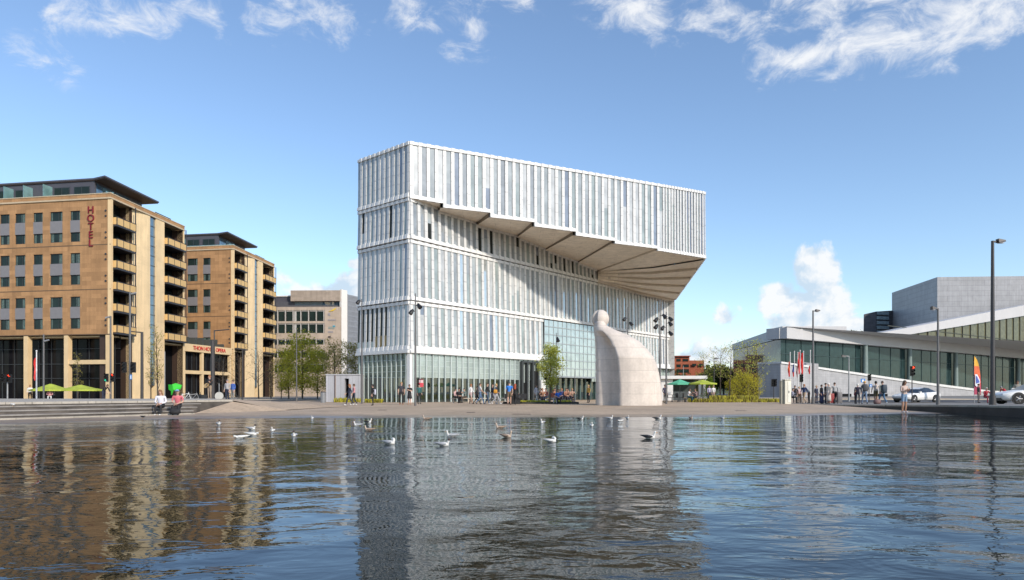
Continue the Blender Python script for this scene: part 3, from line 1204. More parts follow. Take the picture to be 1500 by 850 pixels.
    for i in range(n_):
        t0, t1 = i / n_, (i + 1) / n_
        a, b = v['b1'] + (v['w1'] - v['b1']) * t0, v['b1'] + (v['w1'] - v['b1']) * t1
        f = lambda t: .55 * math.sin(math.pi * min(1, t * 1.0) * .5) - .5
        P = sf.pt
        cr.hexa([P(a, -1, ZG), P(b, -1, ZG), P(b, f(t1), ZG), P(a, f(t0), ZG), P(a, -1, zc0 - .02), P(b, -1, zc0 - .02), P(b, f(t1), zc0 - .02), P(a, f(t0), zc0 - .02)])
    sf.box(cr, v['g1'], v['w2'], -1, .06, ZG, zc0 - .03)
    sf.box(cr, v['b2'], V1, -1, .06, ZG, zc0 - .03)
    cr.build('side_wall', M_CREAM, th)
    sg = MB()
    sf.quad(sg, v['w1'], v['g1'], -.18, 2.2, zc0 - .02)
    so = sg.build('stair_window', M_BLUEGL, th)
    sb = MB()
    z = 2.4
    while z < zc0:
        sf.box(sb, v['w1'], v['g1'], -.17, -.12, z, z + .07)
        z += 1.53
    sb.build('glazing_bar', M_WFRAME, so)
    bd = MB()
    for a, b in ((v['b0'], v['b1']), (v['b2'] - 5.6, v['b2'])):
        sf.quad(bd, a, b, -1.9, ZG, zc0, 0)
        for s in (a, b):
            bd.quad(sf.pt(s, -1.9, ZG), sf.pt(s, -.05, ZG), sf.pt(s, -.05, zc0), sf.pt(s, -1.9, zc0), 1)
        for k in range(7):
            z = 9.4 + k * 3.05
            sf.box(bd, a + .6, b - .5, -1.88, -1.8, z + .3, z + 2.5, 2)
    bd.build('loggia_wall', [M_DARKIN, M_EAVE, M_WGLASS], th)
    for a, b in ((v['b0'] + .05, v['b1'] - .05), (v['b2'] - 5.5, v['b2'] - .02)):
        for k in range(6):
            z = 9.35 + k * 3.05
            m = MB()
            sf.box(m, a, b, -1.85, .62, z, z + .22)
            sf.box(m, a, b, .56, .66, z + 1.28, z + 1.36)
            for q in range(4):
                uu = a + (b - a - .07) * q / 3
                sf.box(m, uu, uu + .07, .55, .64, z + .22, z + 1.28)
            fo = m.build('balcony', M_BALD, th)
            m = MB()
            for q in range(3):
                s0 = a + (b - a - .07) * q / 3 + .10
                s1 = a + (b - a - .07) * (q + 1) / 3 - .03
                sf.box(m, s0, s1, .57, .62, z + .28, z + 1.25)
            sf.box(m, a, a + .05, .0, .5, z + .28, z + 1.25)
            m.build('balcony_panel', M_BALP, fo)
        m = MB()
        sf.box(m, b - .12, b - .02, .5, .62, 9.5, zc0)
        m.build('balcony_post', M_BALD, th)
    # other walls and flat roof
    ow = MB()
    ow.quad((*ip(0, V1), ZG), (*ip(uL, V1), ZG), (*ip(uL, V1), zc1 - .1), (*ip(0, V1), zc1 - .1))
    ow.quad((*ip(uL, 0), ZG), (*ip(uL, V1), ZG), (*ip(uL, V1), zc1 - .1), (*ip(uL, 0), zc1 - .1))
    ow.prism([ip(.3, .3), ip(uL, .3), ip(uL, V1 - .2), ip(.3, V1 - .2)], zc0 + .1, zc0 + .3)
    ow.prism([ip(.3, .5), ip(uL, .5), ip(uL, V1 - .2), ip(.3, V1 - .2)], zb - .3, zb - .1)
    ow.build('rear_wall', M_CREAM2, th)
    # penthouse
    ph = MB()
    z0, z1 = zc0 + .2, 31.75
    ph.prism([ip(4.2, 2.2), ip(uL - 1, 2.2), ip(uL - 1, 13.6), ip(4.2, 13.6)], z0, z1)
    po = ph.build('penthouse', M_PENT, th)
    rf = MB()
    rf.prism([ip(1.9, 1.3), ip(4.4, 2.05), ip(uL, 2.05), ip(uL, 14.6), ip(1.9, 14.6)], z1 + .001, z1 + .14, 1)
    rf.prism([ip(1.8, 1.2), ip(4.3, 2.0), ip(uL, 2.0), ip(uL, 14.7), ip(1.8, 14.7)], z1 + .14, z1 + .36, 0)
    rf.build('eaves_roof', [M_PENT, M_EAVE], th)
    pf = Fr(ip(0, 2.2), FD, (-.170, -.9855))
    u = 5.0
    kk = 0
    while u < uL - 4:
        if kk % 3 != 2:
            m = MB()
            pf.box(m, u, u + 2.6, .0, .06, z0 + .1, z1 - .7, 0)
            pf.quad(m, u + .1, u + 1.25, .07, z0 + .2, z1 - .8, 1)
            pf.quad(m, u + 1.35, u + 2.5, .07, z0 + .2, z1 - .8, 1)
            m.build('terrace_door', [M_WFRAME, M_WGLASS], po)
        if kk > 0:
            m = MB()
            pf.box(m, u + 2.85, u + 2.91, .1, 1.7, z0, z1 - .6)
            m.build('glass_screen', M_TEALGL, th)
        u += 3.3
        kk += 1
    rg = MB()
    fr.quad(rg, .3, uL, -.9, zc1, zc1 + .35)
    sf.quad(rg, .3, V1 - .5, -.9, zc1, zc1 + .35)
    rg.build('roof_balustrade', M_TEALGL, th)
    pg = MB()
    pv_ = Fr(ip(4.2, 2.2), SD, (.998, -.058))
    pv_.quad(pg, .3, 8, .03, z0 + .2, z1 - .3)
    pg.build('penthouse_window', M_BLUEGL, po)
    if sign:
        for i, ch in enumerate('HOTEL'):
            z = 26.85 - i * 1.17
            place_text('sign_letter', ch, 1.45, M_SIGNRED, th, fr, fr.u(133.5), .08, z, .07)
    return th, fr, sf


def K0F(px):
    return 0


K1 = (X(162, 96), 96.0)
K2 = (X(341.5, 130), 130.0)
f1 = Fr(K1, FD, (-.170, -.9855))
cpx = [(117.3, 102.8), (91.6, 73.3), (62.6, 48.7), (37, 22), (14, 0), (-22, -36), (-50, -68), (-80, -94), (-110, -124)]
cols1 = [(f1.u(a), f1.u(b)) for a, b in cpx]
gpx = [(161, 155), (100, 94), (41, 35), (-18, -24), (-76, -82), (-134, -140)]
g1 = [(max(.05, f1.u(a)), f1.u(b)) for a, b in gpx]
hotel_a, hfa, hsa = hotel('sandstone hotel with red vertical letters and curved cream side wall', K1, cols1, g1, True, f1.u(-150))
f2 = Fr(K2, FD, (-.170, -.9855))
cols2 = [(f2.u(308.4), f2.u(297.5)), (f2.u(289.5), f2.u(274.5)), (f2.u(266), f2.u(255)), (f2.u(247), f2.u(236))]
g2 = [(.05, .9), (8, 8.9), (16, 16.9)]
hotel_b, hfb, hsb = hotel('smaller looking sandstone hotel block behind, without letters, above the restaurant pavilion', K2, cols2, g2, False, 22.0)

# grey spandrel bands between the paired windows at the far left are part of hotel_a already
# low restaurant pavilion joining the hotels
Pk = (X(266.5, 115.6), 115.6)
pe = (X(338.5, 129.4), 129.4)
pfv = Fr(Pk, (pe[0] - Pk[0], pe[1] - Pk[1]))
LPV = math.hypot(pe[0] - Pk[0], pe[1] - Pk[1])
pav = thing('restaurant_pavilion', 'low cream framed restaurant pavilion with red lettering between the two hotels', 'restaurant', (Pk[0], Pk[1], ZG))
m = MB()
pfv.box(m, 0, LPV, -6, .2, 8.15, 9.45)
pfv.box(m, 0, LPV, -.3, .1, 4.3, 4.9)
m.build('fascia', M_CREAM2, pav)
for px in (268, 296.5, 337):
    m = MB()
    uu = pfv.u(px)
    w_2 = .5 if px < 280 else .28
    pfv.box(m, max(0, uu - w_2), uu + w_2, -.35, .08, ZG, 8.14)
    m.build('pier', M_CREAM2, pav)
m = MB()
pfv.quad(m, 0, LPV, -.8, ZG, 8.2)
m.build('glazing', M_SHOP, pav)
m = MB()
u = .9
while u < LPV:
    pfv.box(m, u, u + .07, -.78, -.66, ZG, 8.1)
    u += 1.3
m.build('glazing_bar', M_WFRAME, pav)
place_text('sign_lettering', 'THON HOTEL OPERA', .98, mat('letter_bright_red', (.5, .02, .02), .45), pav, pfv, (pfv.u(282) + pfv.u(328)) / 2, .24, 8.8, .05, 0.98)
m = MB()
rr = random.Random(5)
for k in range(7):
    u = .6 + k * 2.0
    c = pfv.pt(u, -1.2, 9.45)
    m = MB()
    m.box(c[0] - .5, c[0] + .5, c[1] - .3, c[1] + .3, 9.46, 10.1 + rr.random() * .8)
    m.build('roof_planter', mat('roof_clutter', (.05, .055, .05), .8), pav)

# ------------------------------------------------------------------ office block in the gap
M_OFF = mat_slab('office_stone', (.46, .37, .29), 1.5, .8, .008, .08, .75, .8)
M_OFFD = mat_slab('office_stone_top', (.36, .29, .23), 1.5, .6, .008, .1, .75, .8)
M_OFFW = mat('office_white', (.72, .68, .62), .6, var=.04)
OY = 165.0
of = Fr((X(500, OY), OY), (-1, .03), (-.03, -1))
off = thing('office_building', 'beige stone office block with ribbon windows and small signs between hotel and library', 'office building', (X(500, OY), OY, ZG))
wl = MB()
oz = lambda py: Z(py, OY)
cols = [(495 - 0, 478), ]
ou = lambda px: of.u(px)
rowsO = [(454.5, 470.5), (473.5, 488), (496.5, 505), (514, 524), (533, 545)]
zt = oz(449.5)
ur, ul = ou(475.5), ou(380)
of.box(wl, 0, ur, -.6, 0, ZG, zt)
zz = zt
for a, b in rowsO:
    of.box(wl, ur, ul, -.6, 0, oz(a), zz)
    zz = oz(b)
of.box(wl, ur, ul, -.6, 0, ZG, zz)
wl.build('front_wall', M_OFF, off)
for a, b in rowsO:
    px = 474.8
    k = 0
    while px > 382:
        wdt = 10.4
        m = MB()
        u0, u1 = ou(px), ou(px - wdt)
        z0, z1 = oz(b) + .02, oz(a) - .02
        of.box(m, u0, u0 + .16, -.3, .02, z0, z1)
        of.box(m, u0 + .16, u1, -.3, -.16, z1 - .22, z1)
        fo = m.build('window', mat('office_frame', (.50, .47, .43), .5), off)
        m = MB()
        of.quad(m, u0 + .16, u1, -.26, z0, z1 - .22, 0)
        if k % 4 == 3:
            of.quad(m, u1 - .55, u1, -.25, z0, z1 - .22, 1)
        m.build('pane', [M_WGLASS, mat('office_blind', (.45, .43, .40), .7)], fo)
        px -= wdt + .9
        k += 1
m = MB()
of.box(m, ou(498.5), ou(426), -14, .15, oz(441), oz(425.5))
m.build('attic', M_OFFD, off)
m = MB()
of.box(m, ou(500), ou(400), -12, -.9, oz(449.5), oz(441), 0)
of.quad(m, ou(496), ou(430), -.88, oz(446.5), oz(441.5), 1)
m.build('attic_window', [mat('attic_frame', (.08, .08, .09), .5), M_BLUEGL], off)
m = MB()
of.box(m, ou(425.5), ou(392), -10, -1.5, oz(449.4), oz(432), 0)
of.box(m, ou(425.5), ou(392), -10.2, -1.3, oz(433), oz(431.5), 1)
m.build('roof_lantern', [M_PENT, M_OFFW], off)
# white return and gridded glass side
os_ = Fr((X(500, OY), OY), (.42, 1))
m = MB()
os_.box(m, 0, os_.u(508.5), -.5, .05, ZG, oz(424))
m.build('end_wall', M_OFFW, off)
m = MB()
os_.quad(m, os_.u(508.5), os_.u(528), .0, ZG, os_.z(510, 433))
m.build('side_glazing', mat_glass('office_side_glass', (.40, .42, .44), .12, .05, opaque=1), off)
m = MB()
z = 1.0
while z < os_.z(510, 433):
    os_.box(m, os_.u(508.5), os_.u(528), .0, .12, z, z + .35)
    z += 1.25
for k in range(12):
    u = os_.u(508.5) + (os_.u(528) - os_.u(508.5)) * k / 11
    os_.box(m, u, u + .25, .0, .16, ZG, os_.z(510, 433))
m.build('side_grid', mat('side_grid_grey', (.24, .25, .27), .5), off)
m = MB()
fp = of.pt
P = [fp(ou(481.2), .05, oz(456.6)), fp(ou(488), .05, oz(455.6)), fp(ou(493), .05, oz(452.0)), fp(ou(491), .05, oz(451.6)), fp(ou(488.5), .05, oz(453.4))]
Q = [(x, y - .1, z) for x, y, z in P]
SGM = [mat('sign_yellow', (.75, .52, .02), .5), mat('sign_grey', (.30, .27, .27), .6), mat('sign_greyer', (.27, .28, .24), .6), mat('sign_blue', (.03, .32, .45), .5), mat('sign_dark', (.08, .06, .06), .6)]
m.add(P + Q, [(0, 1, 2, 3, 4), (5, 6, 7, 8, 9)] + [(i, (i + 1) % 5, 5 + (i + 1) % 5, 5 + i) for i in range(5)], 0)
m.build('wall_sign', SGM[0], off)
for a, b, y0, y1, mi in ((480.5, 484, 459, 462.6, 1), (480.5, 492, 467.8, 469.8, 1), (481, 490, 478.5, 482, 2), (487.5, 491, 477, 479.4, 3), (480.5, 488, 485.2, 487.6, 1), (480.5, 484.6, 492.5, 495, 4)):
    m = MB()
    of.box(m, ou(b), ou(a), 0, .08, oz(y1), oz(y0))
    m.build('wall_sign', SGM[mi], off)
m = MB()
m.prism([of.pt(0, -.5, 0)[:2], of.pt(40, -.5, 0)[:2], of.pt(40, -18, 0)[:2], of.pt(-3, -18, 0)[:2]], ZG, oz(450))
m.build('core', M_OFF, off)
# pale curved block further back, seen over the fence line

# ------------------------------------------------------------------ opera house
M_MARBLE = mat('marble_white', (.47, .46, .455), .55, var=.05, vscale=.2)
M_ALU = mat_slab('aluminium_cladding', (.36, .355, .36), 3.0, .55, .02, .06, .5, .78)
M_OPGL = mat_glass('opera_glass', (.024, .046, .047), .0, .06, opaque=1, wob=.01, ior=1.2)
M_OLIVE = mat_glass('olive_glass', (.12, .115, .07), .0, .08, opaque=1, wob=.01, ior=1.18)
O1 = (X(1143.5, 150), 150.0)
op = thing('opera_house', 'angular white marble opera house with sloping roofs and long dark glass wall', 'opera house', (O1[0], O1[1], ZG))
of1 = Fr(O1, (1.333, 1))
ofl = Fr(O1, (.129, 1), (-.992, .128))
LOP = 150.0


def face(fr, pts, n=0.0):
    return [fr.pt(fr.u(px), n, fr.z(px, py)) for px, py in pts]


def slab(mb, P, d, m=0):
    """a flat outline given depth d (a vector) behind it"""
    n = len(P)
    Q = [(p[0] + d[0], p[1] + d[1], p[2] + d[2]) for p in P]
    mb.add(P + Q, [tuple(range(n)), tuple(range(2 * n - 1, n - 1, -1))] + [(i, (i + 1) % n, n + (i + 1) % n, n + i) for i in range(n)], m)


m = MB()
slab(m, face(of1, [(1143.5, 480.3), (1500, 511), (1560, 515.5), (1560, 531), (1500, 526), (1350, 513), (1143.5, 496.3)], 1.5), (-3, 4, 0))
slab(m, face(ofl, [(1143.5, 480.3), (1074, 504.5), (1074, 513.5), (1143.5, 496.3)], .3), (6, 2, 0))
m.build('lower_fascia', M_MARBLE, op)
m = MB()
pa, pb, pc, pd = of1.pt(0, 1.4, 15.45), of1.pt(of1.u(1560), 1.4, of1.z(1560, 515.5)), (330, 300, 17), (110, 330, 13)
m.add([pa, pb, pc, pd, ofl.pt(ofl.u(1074), .2, ofl.z(1074, 504.5))], [(0, 1, 2), (0, 2, 3), (0, 3, 4)])
m.build('roof', M_MARBLE, op)
m = MB()
P = face(of1, [(1143.5, 497), (1350, 513.5), (1500, 526.5), (1560, 531), (1560, 590), (1143.5, 590)])
m.add(P, [(0, 1, 2, 3, 4, 5)])
P = face(ofl, [(1143.5, 497), (1074, 513.8), (1074, 585), (1143.5, 590)])
m.add(P, [(0, 1, 2, 3)])
gw_ = m.build('glass_wall', M_OPGL, op)
m = MB()
u = 2
while u < of1.u(1556):
    of1.box(m, u, u + .07, 0, .12, ZG, 13.6)
    u += 6.2
of1.box(m, 0, of1.u(1560), .0, .15, 9.6, 9.72)
m.build('glass_mullion', mat('opera_mullion', (.028, .055, .055), .5), gw_)
m = MB()
for px in (1262, 1327, 1395, 1487, 1540):
    c = of1.pt(of1.u(px), .9, 0)
    m = MB()
    m.tube([(c[0], c[1], ZG), (c[0], c[1], 13.3)], [.75, .6], 10)
    m.build('column', mat('opera_column', (.16, .21, .20), .5), op)
# marble ramp parapet and aluminium base wall, a little in front of the glass
rampf = Fr(of1.pt(0, 6, 0)[:2], (1.333, 1))
m = MB()
P = face(rampf, [(1143.5, 531), (1350, 561), (1450, 573.5), (1560, 577), (1560, 590), (1143.5, 590)])
slab(m, P, (-3.2, 4.2, 0))
bw_ = m.build('base_wall', M_ALU, op)
m = MB()
P = face(rampf, [(1143.0, 529.8), (1350, 559.6), (1450, 572.4), (1560, 576), (1560, 578.3), (1450, 575.5), (1350, 563), (1143.0, 532.6)], .25)
slab(m, P, (-3.4, 4.4, 0))
m.build('ramp_parapet', mat('marble_edge', (.62, .61, .59), .5), op)
m = MB()
for a, b in ((1200, 1247), (1262, 1300)):
    P = face(rampf, [(a, 577), (b, 577), (b, 583.5), (a, 583.5)], .05)
    m.add(P, [(0, 1, 2, 3)])
m.build('service_opening', M_DARKIN, bw_)
lw_ = Fr(rampf.o, (.10, 1), (-.99, .1))
m = MB()
rl0 = rampf.pt(0, 0, 0)
P = [(rl0[0], rl0[1], ZG), (X(1074, 205), 205, ZG), (X(1074, 205), 205, Z(519, 205)), (rl0[0], rl0[1], rampf.z(1143.5, 531))]
slab(m, P, (3, 1, 0))
m.build('side_wall', M_ALU, op)
# upper sloping roof with olive glazed storey
uf = Fr((X(1258, 195), 195.0), (X(1500, 268) - X(1258, 195), 73))
m = MB()
slab(m, face(uf, [(1258, 491.5), (1300, 485.5), (1500, 447), (1600, 428), (1600, 444), (1500, 462.5), (1300, 495), (1258, 493.5)], .8), (-2, 5, 0))
m.build('upper_fascia', M_MARBLE, op)
m = MB()
P = face(uf, [(1295, 493), (1500, 459), (1600, 440), (1600, 545), (1295, 520)])
m.add(P, [(0, 1, 2, 3, 4)])
ug = m.build('upper_glass_wall', M_OLIVE, op)
m = MB()
u = uf.u(1300)
while u < uf.u(1598):
    pxx = CX + F * (uf.o[0] + u * uf.d[0]) / (uf.o[1] + u * uf.d[1])
    uf.box(m, u, u + .16, 0, .3, 12, uf.z(pxx, 494 - (pxx - 1295) * .17) - .3)
    u += 6.5
uf.box(m, uf.u(1300), uf.u(1600), .0, .2, 21, 21.2)
m.build('upper_mullion', mat('olive_mullion', (.05, .05, .035), .5), ug)
# fly tower
ft = MB()
c0, c1, c2 = (X(1373, 290), 290.0), (X(1306.5, 335), 335.0), (X(1640, 284), 284.0)
zt0 = Z(406, 290)
ft.add([(*c0, ZG), (*c1, ZG), (*c2, ZG), (*c0, zt0), (*c1, Z(429, 335)), (*c2, Z(403, 284)), (c2[0], 360, ZG), (c2[0], 360, zt0)],
       [(1, 0, 3, 4), (0, 2, 5, 3), (2, 6, 7, 5), (6, 1, 4, 7), (3, 5, 7, 4)])
ft.build('fly_tower', mat_slab('tower_aluminium', (.35, .35, .36), 9, 2.2, .06, .05, .5, .62), op)
m = MB()
ub = Fr((X(1240, 185), 185.0), (-1, -.02), (.02, -1))
ub.box(m, 0, ub.u(1146), -8, 0, 14.5, Z(478.3, 185))
m.build('roof_block', M_MARBLE, op)

# dark office tower and orange house behind, and the far hill
M_DKB = mat_slab('dark_cladding', (.085, .085, .095), 2.5, 1.0, .05, .15, .5, .7)
db = thing('dark_building', 'small dark clad building with slanted roof rising behind the opera roof', 'building', (X(1283, 330), 330, ZG))
m = MB()
D = 330.0
m.add([(X(1262.5, D), D, ZG), (X(1283, D), D, ZG), (X(1283, D), D, Z(456.5, D)), (X(1265.5, D), D, Z(460.5, D))], [(0, 1, 2, 3)])
m.add([(X(1283, D), D, ZG), (X(1330, D), D + 6, ZG), (X(1330, D), D + 6, Z(452, D)), (X(1283, D), D, Z(456.5, D))], [(0, 1, 2, 3)])
m.prism([(X(1265.5, D), D + .2), (X(1330, D), D + 6.2), (X(1330, D + 30), D + 30), (X(1266, D + 30), D + 30)], ZG, Z(461, D))
m.build('wall', M_DKB, db)
m = MB()
for k in range(4):
    for j in range(5):
        x0 = X(1284 + k * 5.4, D)
        m.box(x0, x0 + 1.5, D - .3 + k * .6, D + .2 + k * .6, Z(489 - j * 7, D), Z(484.4 - j * 7, D))
m.build('window', mat_glass('dark_tower_glass', (.12, .17, .19), .2, .05, opaque=1), db)

orh = thing('orange_house', 'orange brick house far behind the cafe kiosk', 'house', (X(1008, 230), 230, ZG))
m = MB()
D = 230.0
M_OR = mat_slab('orange_brick', (.34, .10, .05), 1.0, .4, .02, .12, .8, .7)
m.box(X(988, D), X(1010, D), D, D + 10, ZG, Z(522.5, D))
m.box(X(1010.2, D), X(1032, D), D + .5, D + 12, ZG, Z(528, D))
m.build('wall', M_OR, orh)
m = MB()
m.box(X(987, D), X(1011, D), D - .8, D + 11, Z(522.5, D) + .01, Z(521.3, D))
m.build('roof', mat('orange_roof', (.30, .06, .03), .7), orh)
for a, b, y0, y1 in ((991, 997, 526, 529.5), (1000, 1008, 526, 529.5), (991, 997, 534, 538), (1000, 1009, 534, 538), (1014, 1020, 533, 536.5), (1024, 1030, 533, 536.5), (991, 1009, 541, 546)):
    m = MB()
    m.box(X(a, D), X(b, D), D - .12, D + .1, Z(y1, D), Z(y0, D))
    m.build('window', M_WGLASS, orh)
# hill behind
M_HILL = mat('hill_green', (.055, .072, .028), .95, var=.35, vscale=.03)
hl = MB()
n1, n2 = 26, 6
vs = []
for j in range(n2):
    for i in range(n1):
        x = -260 + 52 * i
        y = 520 + j * 70
        h = (18 + 12 * math.sin(i * .7) + 8 * math.sin(i * 1.9 + 1)) * math.sin(math.pi * j / (n2 - 1)) + ZG - .02
        vs.append((x, y, h))
hl.add(vs, [(j * n1 + i, j * n1 + i + 1, (j + 1) * n1 + i + 1, (j + 1) * n1 + i) for j in range(n2 - 1) for i in range(n1 - 1)], 0, True)
tag(hl.build('hill', M_HILL), kind='structure')
# ------------------------------------------------------------------ where the ground is
from mathutils.bvhtree import BVHTree
bpy.context.view_layer.update()
_v, _f = [], []
for nme in ('ground', 'plaza', 'plaza_paving', 'steps', 'terrace', 'quay', 'water', 'road'):
    me = bpy.data.objects[nme].data
    o = len(_v)
    _v += [v.co.copy() for v in me.vertices]
    _f += [tuple(i + o for i in p.vertices) for p in me.polygons]
BV = BVHTree.FromPolygons(_v, _f)


def hz(x, y, top=9):
    hit = BV.ray_cast(Vector((x, y, top)), Vector((0, 0, -1)))
    return hit[0].z if hit[0] else ZG


def spot(px, py):
    """the point of the ground seen at a photo pixel (py below the horizon), by its real distance"""
    d = Vector(((px - CX) / F, 1, (HZ - py) / F))
    hit = BV.ray_cast(Vector((0, 0, CH)), d)
    p = hit[0] if hit[0] else Vector((X(px, 60), 60, ZG))
    return p


def at(px, Y):
    x = X(px, Y)
    return (x, Y, hz(x, Y))


# ------------------------------------------------------------------ trees and plants
M_BARK = mat('bark', (.085, .066, .05), .9, var=.3, vscale=3, bump=.4)
M_BARKL = mat('pale_bark', (.16, .135, .105), .9, var=.3, vscale=3)


def leaf_mat(name, col, var=.35):
    m = bpy.data.materials.new(name)
    m.use_nodes = True
    t = NT(m.node_tree)
    out = t.n('ShaderNodeOutputMaterial')
    geo = t.n('ShaderNodeNewGeometry')
    tc = t.n('ShaderNodeTexCoord').outputs['Object']
    f = t.ramp(t.noise(tc, .9, 3), .3, .7)
    g = t.m('ADD', t.m('MULTIPLY', f, .6), t.m('MULTIPLY', geo.outputs['Random Per Island'], .4))
    c = t.mix(g, tuple(x * (1 - var) for x in col) + (1,), (min(1, col[0] * (1 + var * 1.2)), min(1, col[1] * (1 + var)), col[2] * (1 + var * .4), 1))
    d = t.n('ShaderNodeBsdfDiffuse')
    t.put(d.inputs[0], c)
    tr = t.n('ShaderNodeBsdfTranslucent')
    t.put(tr.inputs[0], c)
    mx = t.n('ShaderNodeMixShader')
    mx.inputs[0].default_value = .5
    t.put(mx.inputs[1], d.outputs[0])
    t.put(mx.inputs[2], tr.outputs[0])
    t.put(out.inputs[0], mx.outputs[0])
    return m


L_LIME = leaf_mat('spring_leaf', (.56, .53, .08))
L_LIME2 = leaf_mat('bright_spring_leaf', (.46, .50, .13))
L_OLIVE = leaf_mat('olive_leaf', (.40, .36, .11))
L_DARK = leaf_mat('dark_leaf', (.085, .11, .04))
L_RED = leaf_mat('bud_leaf', (.16, .12, .06))
L_PINE = leaf_mat('fresh_conifer_leaf', (.13, .21, .03))


def tree_parts(seed, h, r_tr, base, rx, limbs, twigs, leaves, ls, shape='oval', spread=.45):
    """trunk with limbs and twigs, and a crown of separate leaf faces in clumps round the twig ends; own coordinates"""
    rn = random.Random(seed)
    T, Cr = MB(), MB()
    pts, rad = [], []
    n = 7
    ox = oy = 0
    for i in range(n):
        t = i / (n - 1)
        ox += rn.uniform(-.03, .03) * h * .4
        oy += rn.uniform(-.03, .03) * h * .4
        pts.append((ox * t, oy * t, h * .93 * t - .1 * (i == 0)))
        rad.append(r_tr * (1 - t) ** .8 + .012)
    T.tube(pts, rad, 7)
    ends = []
    for i in range(limbs):
        t = base + (1 - base) * (i + rn.random()) / limbs * .92
        k = t * (n - 1)
        j = min(int(k), n - 2)
        p = Vector(pts[j]).lerp(Vector(pts[j + 1]), k - j)
        a = i * 2.4 + rn.uniform(-.5, .5)
        q = (t - base) / (1 - base)
        if shape == 'oval':
            rr = rx * (math.sin(math.pi * (.12 + .80 * q)) ** .7) * rn.uniform(.7, 1.1)
            rise = rx * rn.uniform(.25, .8)
        elif shape == 'cone':
            rr = rx * (1 - q) ** .9 * rn.uniform(.8, 1.1) + .05
            rise = rr * .1
        else:
            rr = rx * rn.uniform(.6, 1.1)
            rise = h * rn.uniform(.10, .22)
        e = p + Vector((math.cos(a) * rr, math.sin(a) * rr, rise))
        e.z = min(e.z, h)
        m_ = p.lerp(e, .5) + Vector((rn.uniform(-.1, .1) * rr, rn.uniform(-.1, .1) * rr, rr * .08))
        r0 = max(.012, r_tr * .42 * (1 - t) + .01)
        T.tube([p, m_, e], [r0, r0 * .65, .008], 5, cap=False)
        for w in range(twigs):
            s = rn.uniform(.3, 1)
            b = p.lerp(m_, s * 2) if s < .5 else m_.lerp(e, s * 2 - 1)
            d = Vector((rn.gauss(0, 1), rn.gauss(0, 1), rn.gauss(.35, .8))).normalized() * rn.uniform(.2, .5) * max(rr, rx * .35) * 1.0
            c = b + d
            T.tube([b, b + d * .5 + Vector((0, 0, .02)), c], [r0 * .4 + .004, .006, .004], 4, cap=False)
            ends.append((c, rr))
        ends.append((e, rr))
    per = max(1, leaves // max(1, len(ends)))
    for c, rr in ends:
        cl = rn.uniform(.4, 1.5)
        for k in range(int(per * cl)):
            p = c + Vector((rn.gauss(0, 1), rn.gauss(0, 1), rn.gauss(0, .8))) * spread * rx * .42
            u = Vector((rn.gauss(0, 1), rn.gauss(0, 1), rn.gauss(0, .7))).normalized()
            v = u.cross(Vector((rn.gauss(0, 1), rn.gauss(0, 1), rn.gauss(0, 1)))).normalized()
            s = ls * rn.uniform(.6, 1.3)
            Cr.add([p - u * s, p - v * s * .55, p + u * s, p + v * s * .55], [(0, 1, 2, 3)])
    return T, Cr


def make_tree(name, label, loc, seed, h, r_tr, base, rx, limbs, twigs, leaves, ls, leafm, shape='oval', group=None, bark=None, spread=.45, cat='tree', rz=0.0):
    t = thing(name, label, cat, loc, group, world=False, rz=rz)
    T, Cr = tree_parts(seed, h, r_tr, base, rx, limbs, twigs, leaves, ls, shape, spread)
    T.build('trunk', bark or M_BARK, t)
    if leaves:
        Cr.build('crown', leafm, t)
    return t


def recopy(src, loc, s, rz, label, sz=None):
    c = copy_tree(src)
    c.location = loc
    c.rotation_euler.z = rz
    c.scale = (s, s, sz or s)
    c['label'] = label
    return c


GL = 'spring trees between hotel and library'
tA = make_tree('birch_tree', 'bright yellow-green spring tree, fullest crown left of the grey metal shed', at(443, 92), 1, 8.9, .11, .10, 2.3, 26, 7, 5400, .125, L_LIME, group=GL)
recopy(tA, at(423, 98), .86, 2.1, 'narrower yellow-green tree just left of the fullest spring crown, in front of the office block')
recopy(tA, at(465, 99), .80, 4.0, 'yellow-green tree touching the fullest spring crown on the side of the shed')
tB = make_tree('birch_tree', 'thin olive-brown spring tree right behind the grey metal shed', at(489, 88), 2, 7.4, .08, .12, 2.0, 22, 7, 2600, .105, L_OLIVE, group=GL)
recopy(tB, at(508, 92), .98, 1.3, 'thin olive tree behind the shed doorway')
recopy(tB, at(521, 96), 1.02, 3.3, 'thin olive tree pressed against the library corner')
recopy(tB, at(412, 108), .8, 5.0, 'small olive tree close to the second hotel block')
GB = 'bare young trees before the hotels'
tC = make_tree('young_tree', 'tall slim street tree with first yellow leaves before the cream hotel wall', at(231, 86), 3, 9.2, .09, .12, .85, 26, 4, 700, .09, L_OLIVE, 'vase', group=GB)
tD = make_tree('young_tree', 'bare dark tree with red buds near the second hotel balconies', at(379, 100), 4, 7.6, .09, .25, 1.8, 18, 7, 350, .07, L_RED, 'vase', group=GB)
recopy(tD, at(350, 98), .95, 2.2, 'bare tree before the restaurant pavilion, right of the two standing men')
recopy(tD, at(397, 104), .9, 4.1, 'bare tree close to the second hotel end column')
recopy(tD, at(326, 104), .85, 1.0, 'bare tree under the red restaurant lettering')
recopy(tC, at(221, 90), .8, 2.5, 'slimmer street tree left beside the tall slim one')
recopy(tC, at(114, 84), .62, 1.5, 'thin young tree standing between the two lime parasols')
tE = make_tree('plaza_tree', 'small lime-green tree with upright crown on the library plaza', at(805.5, 56.5), 5, 5.0, .06, .28, .92, 26, 7, 4600, .075, L_LIME2, group=None, spread=.5)
GRT = 'spring trees before the opera house'
